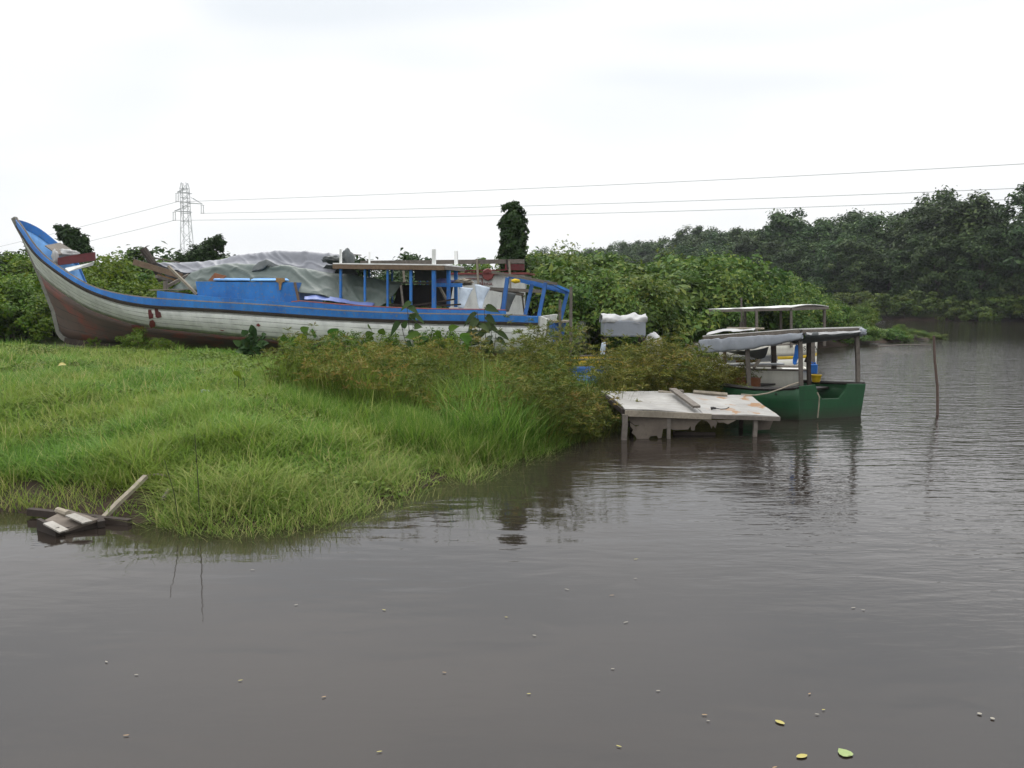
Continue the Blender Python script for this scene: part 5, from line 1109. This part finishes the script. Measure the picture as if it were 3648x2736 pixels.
mb = MB(); mb.tube([Wp(206, 1818, .17), Wp(243, 1831, .17)], .045, 8); mb.build('log_end', M['pale_wood'], None, 'pale yellowish log end poking up behind the tilted hatch', 'log')
mb = MB(); mb.beam(Wp(104, 1822, .08), Wp(462, 1862, .03), .09, .09, seg=3, wob=.01); mb.build('plank', M['dark_wood'], None, 'long dark plank lying along the water edge behind the hatch', 'plank')
mb = MB(); mb.beam(Wp(368, 1846, .06), at(519, 1697, Wp(368, 1846, .06).y + .75), .07, .05, seg=3, wob=.012); mb.build('plank', M['pale_wood'], None, 'pale plank leaning on the bank from the water', 'plank')
mb = MB(); q = at(519, 1694, 11.9); mb.tube([q, at(560, 1690, 11.95), at(610, 1696, 12.0), at(645, 1702, 12.0)], .022, 6, .014); mb.build('branch', M['pale_wood'], None, 'thin dead branch lying in the grass above the leaning plank', 'branch')
mb = MB(); mb.tube([at(580, 1778, 11.2), at(604, 1742, 11.5)], .028, 6); mb.build('stick', M['grey_wood'], None, 'short grey stick in the grass right of the leaning plank', 'stick')
mb = MB(); q = Wp(713, 1895, -.05); mb.tube([q, q + V((.0, 0, .5)), q + V((-.008, 0, .95)), q + V((-.02, 0, 1.28))], .008, 5, .004); mb.build('reed_stalk', M['stem'], None, 'single tall dark reed stalk standing at the water edge', 'reed')
mb = MB(); q = Wp(640, 1892, -.05); mb.tube([q, q + V((-.05, 0, .5)), q + V((-.16, 0, .95))], .007, 5, .004); mb.build('reed_stalk', M['stem'], None, 'shorter leaning reed stalk left of the tall one', 'reed')
q = at(735, 1484, 17.6); mb = MB(); mb.lathe(V((q.x, q.y, gz(q.x, q.y) + .12)), [(.01, -.09), (.03, -.09), (.033, -.07), (.033, .04), (.012, .075), (.012, .095)], 12, V((0, 1, 0)), V((0, 0, 1)), V((1, 0, 0))); mb.build('plastic_bottle', M['pale_cloth'], None, 'pale plastic bottle lying in the grass', 'bottle', smooth=True)

# ------------------------------------------------------------------ broad leaved plants
def heart_leaf(mb, base, d, up, ln, wd, tints, t, droop=.25):
    """a leaf blade with midrib fold and drooping tip"""
    d = V(d).normalized(); s = d.cross(V(up)).normalized(); u = s.cross(d).normalized(); prof_ = [(-.06, .0), (-.10, .26), (.05, .46), (.28, .48), (.55, .36), (.8, .16), (1.0, .0)]
    L_ = []; C_ = []; R_ = []
    for f, w in prof_:
        c = base + d * (ln * max(f, 0.0 if w == 0 else f)) - V((0, 0, droop * ln * max(f, 0) ** 2)); C_.append(c); L_.append(c + s * (wd * w) + u * (wd * w * .3)); R_.append(c - s * (wd * w) + u * (wd * w * .3))
    n0 = len(mb.v); mb.grid([L_, C_, R_]); tints += [t] * (len(mb.v) - n0)
def big_plant(name, base, stems, mat, label, leaf_l, leaf_w, cat='plant', group=None):
    """stems: list of (tip point, number of leaves)"""
    root = empty(name, base, label, cat, group); ms = MB(); ml = MB(); tn_ = []
    for tip, nl in stems:
        tip = V(tip); b = V(base); m_ = b.lerp(tip, .5) + V((random.uniform(-.05, .05), random.uniform(-.05, .05), 0)); ms.tube([b - V((0, 0, .15)), m_, tip], .016, 5, .007)
        for i in range(nl):
            f = 1 - .55 * i / max(1, nl); p = (b.lerp(m_, f * 2) if f < .5 else m_.lerp(tip, f * 2 - 1)); th = random.uniform(0, 6.28); d = V((math.cos(th), -.35 + .3 * math.sin(th), random.uniform(.1, 1.0) if mat is not M['sapling'] else random.uniform(-.8, .3)))
            if nl == 1: d = V((random.uniform(-.4, .4), -.5, .6))
            q = p + d.normalized() * .08; ms.tube([p, q], .006, 4)
            heart_leaf(ml, q, d, (random.uniform(-.4, .4), -.9, random.uniform(.2, .9)), leaf_l * random.uniform(.7, 1.15), leaf_w * random.uniform(.75, 1.15), tn_, min(1, max(0, random.gauss(.45, .22))))
    ms.build('stem', M['stem'], root); o = ml.build('leaves', mat, root, smooth=True, attrs={'tint': tn_}); return root
def gp(px, Y):
    X = (px - CX) / F * Y; return V((X, Y, gz(X, Y)))
big_plant('sapling', gp(1740, 22.6), [(at(1690, 1160, 22.6), 5), (at(1700, 1110, 22.6), 6), (at(1755, 1150, 22.6), 5), (at(1725, 1095, 22.8), 5), (at(1768, 1178, 22.5), 4)], M['sapling'], 'tall grey green sapling with drooping leaves in front of the stern', .42, .20)
big_plant('sapling', gp(1465, 22.5), [(at(1450, 1090, 22.5), 5), (at(1470, 1072, 22.5), 3), (at(1425, 1140, 22.4), 3)], M['sapling'], 'thin sapling with few long leaves before the middle of the hull', .34, .17)
big_plant('climbing_plant', gp(900, 24.0), [(at(px, py, 24.0 + random.uniform(-.3, .2)), 7) for px, py in ((880, 1200), (905, 1188), (930, 1205), (890, 1225), (920, 1232), (865, 1235), (940, 1240), (875, 1250), (915, 1252))], M['vine'], 'dark green climbing plant against the hull left of the sedges', .26, .24)
big_plant('taro_plant', gp(1078, 21.5), [(at(1078, 1195, 21.3), 2), (at(1100, 1212, 21.4), 2), (at(1060, 1225, 21.4), 2), (at(1015, 1240, 21.5), 2)], M['bigleaf'], 'bright yellow green broad leaved plant before the red hull bottom', .34, .34)
big_plant('taro_plant', gp(1132, 21.3), [(at(1130, 1200, 21.2), 2), (at(1150, 1220, 21.2), 2), (at(1175, 1205, 21.3), 2)], M['bigleaf'], 'broad leaved plant right of the bright yellow green one', .32, .32)
big_plant('taro_plant', gp(1530, 22.0), [(at(1540, 1180, 22), 2), (at(1500, 1200, 22), 3), (at(1560, 1205, 22), 2), (at(1595, 1180, 22), 2), (at(1480, 1220, 22), 2)], M['bigleaf'], 'broad leaved plant left of the grey green sapling', .32, .28)
big_plant('taro_plant', gp(1320, 21.8), [(at(1325, 1180, 21.8), 2), (at(1300, 1205, 21.8), 2), (at(1360, 1200, 21.8), 2)], M['bigleaf'], 'broad leaved plant rising from the sedges at mid hull', .28, .24)
big_plant('taro_plant', gp(850, 17.6), [(at(850, 1350, 17.5), 1), (at(875, 1375, 17.5), 1)], M['bigleaf'], 'single heart leaved plant at the left end of the sedges', .30, .26)
big_plant('taro_plant', gp(1640, 21.4), [(at(1640, 1215, 21.4), 3), (at(1680, 1225, 21.3), 3), (at(1610, 1230, 21.3), 3)], M['bigleaf'], 'broad leaved plant at the foot of the grey green sapling', .30, .24)

# ------------------------------------------------------------------ pylon and wires
PY = 240.0; pyl = empty('pylon', at(671, 1000, PY) - V((0, 0, 6)), 'tall steel lattice power pylon on the left skyline', 'pylon')
pc = at(671, 1000, PY); bz = 0.5
def pw(z): return np.interp(z, [0, 16, 25.5, 33, 35.2], [2.2, 1.35, 1.0, .95, .38])
def pz(py): return at(671, py, PY).z
ztop = pz(651); mb = MB()
lv = [bz] + list(np.linspace(3, pz(760), 11)) + [pz(735), pz(722), pz(705), pz(687), pz(672), ztop]
def pcn(z, i): w = pw(z); sx = (-1, 1, 1, -1)[i]; sy = (-1, -1, 1, 1)[i]; return V((pc.x + sx * w, pc.y + sy * w, z))
for k in range(len(lv) - 1):
    for i in range(4):
        j = (i + 1) % 4; mb.beam(pcn(lv[k], i), pcn(lv[k + 1], i), .13, .13)
        mb.beam(pcn(lv[k], i), pcn(lv[k + 1], j), .08, .08) if (k + i) % 2 else mb.beam(pcn(lv[k], j), pcn(lv[k + 1], i), .08, .08)
        if k > 9: mb.beam(pcn(lv[k], i), pcn(lv[k], j), .10, .10)
mb.build('lattice_tower', M['steel'], pyl)
arms = [((631, 685), (660, 672), (680, 689)), ((721, 727), (684, 705), (664, 722)), ((621, 752), (660, 738), (680, 755))]; tips = []
for (tip, up_, lowp) in arms:
    mb = MB(); tpt = at(*tip, PY)
    for dy in (-.9, .9):
        mb.beam(at(*up_, PY) + V((0, dy, 0)), tpt, .13, .13); mb.beam(at(*lowp, PY) + V((0, dy, 0)), tpt, .16, .16)
    mb.build('cross_arm', M['steel'], pyl)
    for dx in (-4, 4):
        mb = MB(); a = at(tip[0] + dx, tip[1] + 4, PY); b = at(tip[0] + dx, tip[1] + 33, PY); mb.beam(a, b, .10, .10)
        for k in range(9): mb.lathe(a.lerp(b, (k + .5) / 9), [(.05, -.05), (.17, 0), (.05, .06)], 6)
        mb.build('insulator', M['steel'], pyl)
    mb = MB(); mb.beam(at(tip[0] - 6, tip[1] + 4, PY), at(tip[0] + 6, tip[1] + 4, PY), .12, .12); mb.beam(at(tip[0] - 6, tip[1] + 33, PY), at(tip[0] + 6, tip[1] + 33, PY), .14, .14); mb.build('yoke', M['steel'], pyl)
def wire(pts, Y0, Y1, lab, r=.045):
    P = np.array(pts, float); co = np.polyfit(P[:, 0], P[:, 1], min(2, len(P) - 1)); xs = np.linspace(P[0, 0], P[-1, 0], 40); mb = MB(); ps = []
    for x_ in xs:
        f = (x_ - xs[0]) / (xs[-1] - xs[0]); Y = 1 / ((1 - f) / Y0 + f / Y1); ps.append(at(x_, np.polyval(co, x_), Y))
    mb.tube(ps, r * .85, 4); mb.build('power_line', M['wire'], None, lab, 'power line', 'power lines from the pylon')
wire([(631, 719), (1824, 674), (3800, 575)], PY, 148, 'highest power line running right from the pylon', .05)
wire([(721, 760), (1824, 735), (3800, 663)], PY, 148, 'middle power line running right from the pylon', .05)
wire([(621, 785), (1824, 767), (3800, 702)], PY, 148, 'lowest power line running right, vanishing behind the forest', .05)
wire([(631, 719), (280, 810), (-200, 925)], PY, 480, 'upper power line running left behind the bow', .06)
wire([(621, 785), (320, 859), (-200, 975)], PY, 480, 'lower power line running left behind the bow', .06)

# ------------------------------------------------------------------ floating leaves
def floater(px, py, ln, wd, mat, label, group, rot, heart=False):
    p = atz(px, py, .006); mb = MB(); o_ = []
    pr = [(-.5, .0), (-.45, .2), (-.2, .46), (.1, .5), (.35, .3), (.5, 0)] if not heart else [(-.38, .0), (-.5, .22), (-.38, .46), (-.1, .52), (.2, .36), (.5, 0)]
    ca, sa = math.cos(rot), math.sin(rot)
    L_, C_, R_ = [], [], []
    for f, w in pr:
        for lst, sg in ((L_, 1), (C_, 0), (R_, -1)):
            x_, y_ = f * ln, sg * w * wd; lst.append(p + V((x_ * ca - y_ * sa, x_ * sa + y_ * ca, .003 + (.03 * abs(sg) * w * wd))))
    mb.grid([L_, C_, R_]); mb.build('floating_leaf', mat, None, label, 'leaf', group, smooth=False)
GL = 'leaves and petals floating on the river'
floater(3007, 2681, .105, .09, M['leaf_green'], 'large pale green heart shaped leaf floating at the lower right', GL, 1.9, True)
floater(2857, 2694, .085, .045, M['leaf_yellow'], 'yellow leaf floating left of the green heart shaped leaf', GL, .35)
floater(2778, 2573, .075, .042, M['leaf_yellow'], 'pale yellow leaf floating above the lower two big leaves', GL, 2.3)
for i, (px, py) in enumerate(((3490, 2543), (3536, 2560))): floater(px, py, .034, .03, M['leaf_pale'], ('left', 'right')[i] + ' of the two round pale petals floating near the right edge', GL, i)
sm = [(2266, 1992, 0), (2180, 2121, 1), (2230, 2217, 2), (1904, 2264, 2), (1804, 2199, 0), (2183, 2383, 2), (1884, 2472, 0), (2345, 2461, 2), (2510, 2547, 3), (2523, 2568, 2), (2911, 2545, 2), (2934, 2529, 0), (2884, 2472, 3), (2205, 2659, 0), (2264, 2061, 2),
      (1368, 2173, 0), (1055, 2155, 2), (857, 2424, 0), (1583, 2396, 3), (1352, 2678, 0), (486, 2404, 2), (1154, 2483, 3), (379, 2358, 2), (3040, 2165, 2), (3075, 2173, 2), (2020, 2100, 2), (450, 2620, 3), (900, 2030, 2), (2760, 2734, 1)]
labs = ('small yellow leaf floating on the open water', 'small orange leaf floating on the open water', 'small pale petal floating on the open water', 'small brownish petal floating on the open water')
for px, py, k in sm:
    floater(px, py, random.uniform(.026, .044) * (1.3 if py < 2300 else 1.0), random.uniform(.009, .014), (M['leaf_yellow'], M['leaf_orange'], M['leaf_pale'], M['leaf_orange'])[k], labs[k], GL, random.uniform(-.6, .6))
q = gp(205, 20.5); mb = MB(); tn_ = []; heart_leaf(mb, q + V((0, 0, .28)), (1, -.2, .3), (0, -.6, 1), .22, .14, tn_, 1); mb.build('fallen_leaf', M['leaf_yellow'], None, 'yellow leaf caught in the grass below the bow', 'leaf', smooth=True)

mb = MB(); q = atz(3128, 1234, 0); q2 = atz(3318, 1229, 0); mb.tube([q, q.lerp(q2, .4) + V((0, 0, .05)), q2 + V((0, 0, .03))], .05, 6, .025); mb.build('branch', M['grey_wood'], None, 'thin dead branch lying on the water below the tip of the thicket', 'branch')
# ------------------------------------------------------------------ haze
mb = MB(); mb.box((50, 470, 24), 2000, 1120, 54); hz = mb.build('haze', None and None or M['black'], None); hz.data.materials.clear()
hm = bpy.data.materials.new('haze_air'); hm.use_nodes = True; nt = hm.node_tree; nt.nodes.clear(); o_ = nt.nodes.new('ShaderNodeOutputMaterial'); pv = nt.nodes.new('ShaderNodeVolumePrincipled')
pv.inputs['Color'].default_value = (.90, .94, 1.0, 1); pv.inputs['Density'].default_value = .0002; pv.inputs['Anisotropy'].default_value = .2
nt.links.new(pv.outputs[0], o_.inputs['Volume']); hz.data.materials.append(hm); tag(hz, 'thin humid haze over the river', kind='stuff'); hz.display_type = 'WIRE'

# ------------------------------------------------------------------ sky, sun, camera
w = bpy.data.worlds.new('World'); SC.world = w; w.use_nodes = True; nt = w.node_tree; nt.nodes.clear()
out_ = nt.nodes.new('ShaderNodeOutputWorld'); bg = nt.nodes.new('ShaderNodeBackground'); bg.inputs[1].default_value = .1
sky = nt.nodes.new('ShaderNodeTexSky'); sky.sky_type = 'NISHITA'; sky.sun_disc = False; SUN_EL, SUN_AZ = math.radians(52), math.radians(-14)
sky.sun_elevation = SUN_EL; sky.sun_rotation = SUN_AZ
tcn = nt.nodes.new('ShaderNodeTexCoord'); mpn = nt.nodes.new('ShaderNodeMapping'); mpn.inputs['Scale'].default_value = (1.1, 1.1, 4.5); nt.links.new(tcn.outputs['Generated'], mpn.inputs[0])
c1 = noise(nt, mpn.outputs[0], 1.5, 2, .45, .4); c2 = noise(nt, mpn.outputs[0], 3.5, 4, .5)
cc = ramp(nt, c1, [(.37, (.665, .695, .72)), (.5, (.755, .77, .785)), (.62, (.82, .82, .82))])
spz = nt.nodes.new('ShaderNodeSeparateXYZ'); nt.links.new(tcn.outputs['Generated'], spz.inputs[0])
zen = ramp(nt, spz.outputs[2], [(0, .298), (.33, .325), (1, 1.0)])  # an overcast sky is about three times brighter overhead than at the horizon
cc = mix(nt, 1.0, cc, zen, 'MULTIPLY'); vm = nt.nodes.new('ShaderNodeVectorMath'); vm.operation = 'SCALE'; nt.links.new(cc, vm.inputs[0]); vm.inputs['Scale'].default_value = 32.0; cc = vm.outputs[0]
cov = ramp(nt, math_(nt, 'ADD', math_(nt, 'MULTIPLY', c1, .6), math_(nt, 'MULTIPLY', c2, .4)), [(.32, .86), (.5, .96)])
nt.links.new(mix(nt, cov, sky.outputs[0], cc), bg.inputs[0]); nt.links.new(bg.outputs[0], out_.inputs[0])
ld = bpy.data.lights.new('sun', 'SUN'); ld.energy = 1.0; ld.angle = math.radians(25); ld.color = (1, .97, .92); sl = bpy.data.objects.new('sun', ld); COL.objects.link(sl)
sd = V((math.sin(SUN_AZ) * math.cos(SUN_EL), math.cos(SUN_AZ) * math.cos(SUN_EL), math.sin(SUN_EL))); sl.rotation_euler = sd.to_track_quat('Z', 'Y').to_euler(); sl.location = (0, 0, 40)
cd = bpy.data.cameras.new('camera'); cam = bpy.data.objects.new('camera', cd); COL.objects.link(cam); cam.location = CAM; cam.rotation_euler = (math.pi / 2 - TILT, 0, 0)
cd.sensor_width = 36; cd.lens = 36 * F / 3648; cd.clip_end = 6000; cd.clip_start = .1; SC.camera = cam
SC.view_settings.view_transform = 'Standard'; SC.view_settings.look = 'None'; SC.view_settings.exposure = .38; SC.view_settings.gamma = 1
SC.cycles.use_denoising = True; SC.cycles.max_bounces = 6; SC.cycles.diffuse_bounces = 3; SC.cycles.glossy_bounces = 3; SC.cycles.transmission_bounces = 2; SC.cycles.volume_bounces = 0
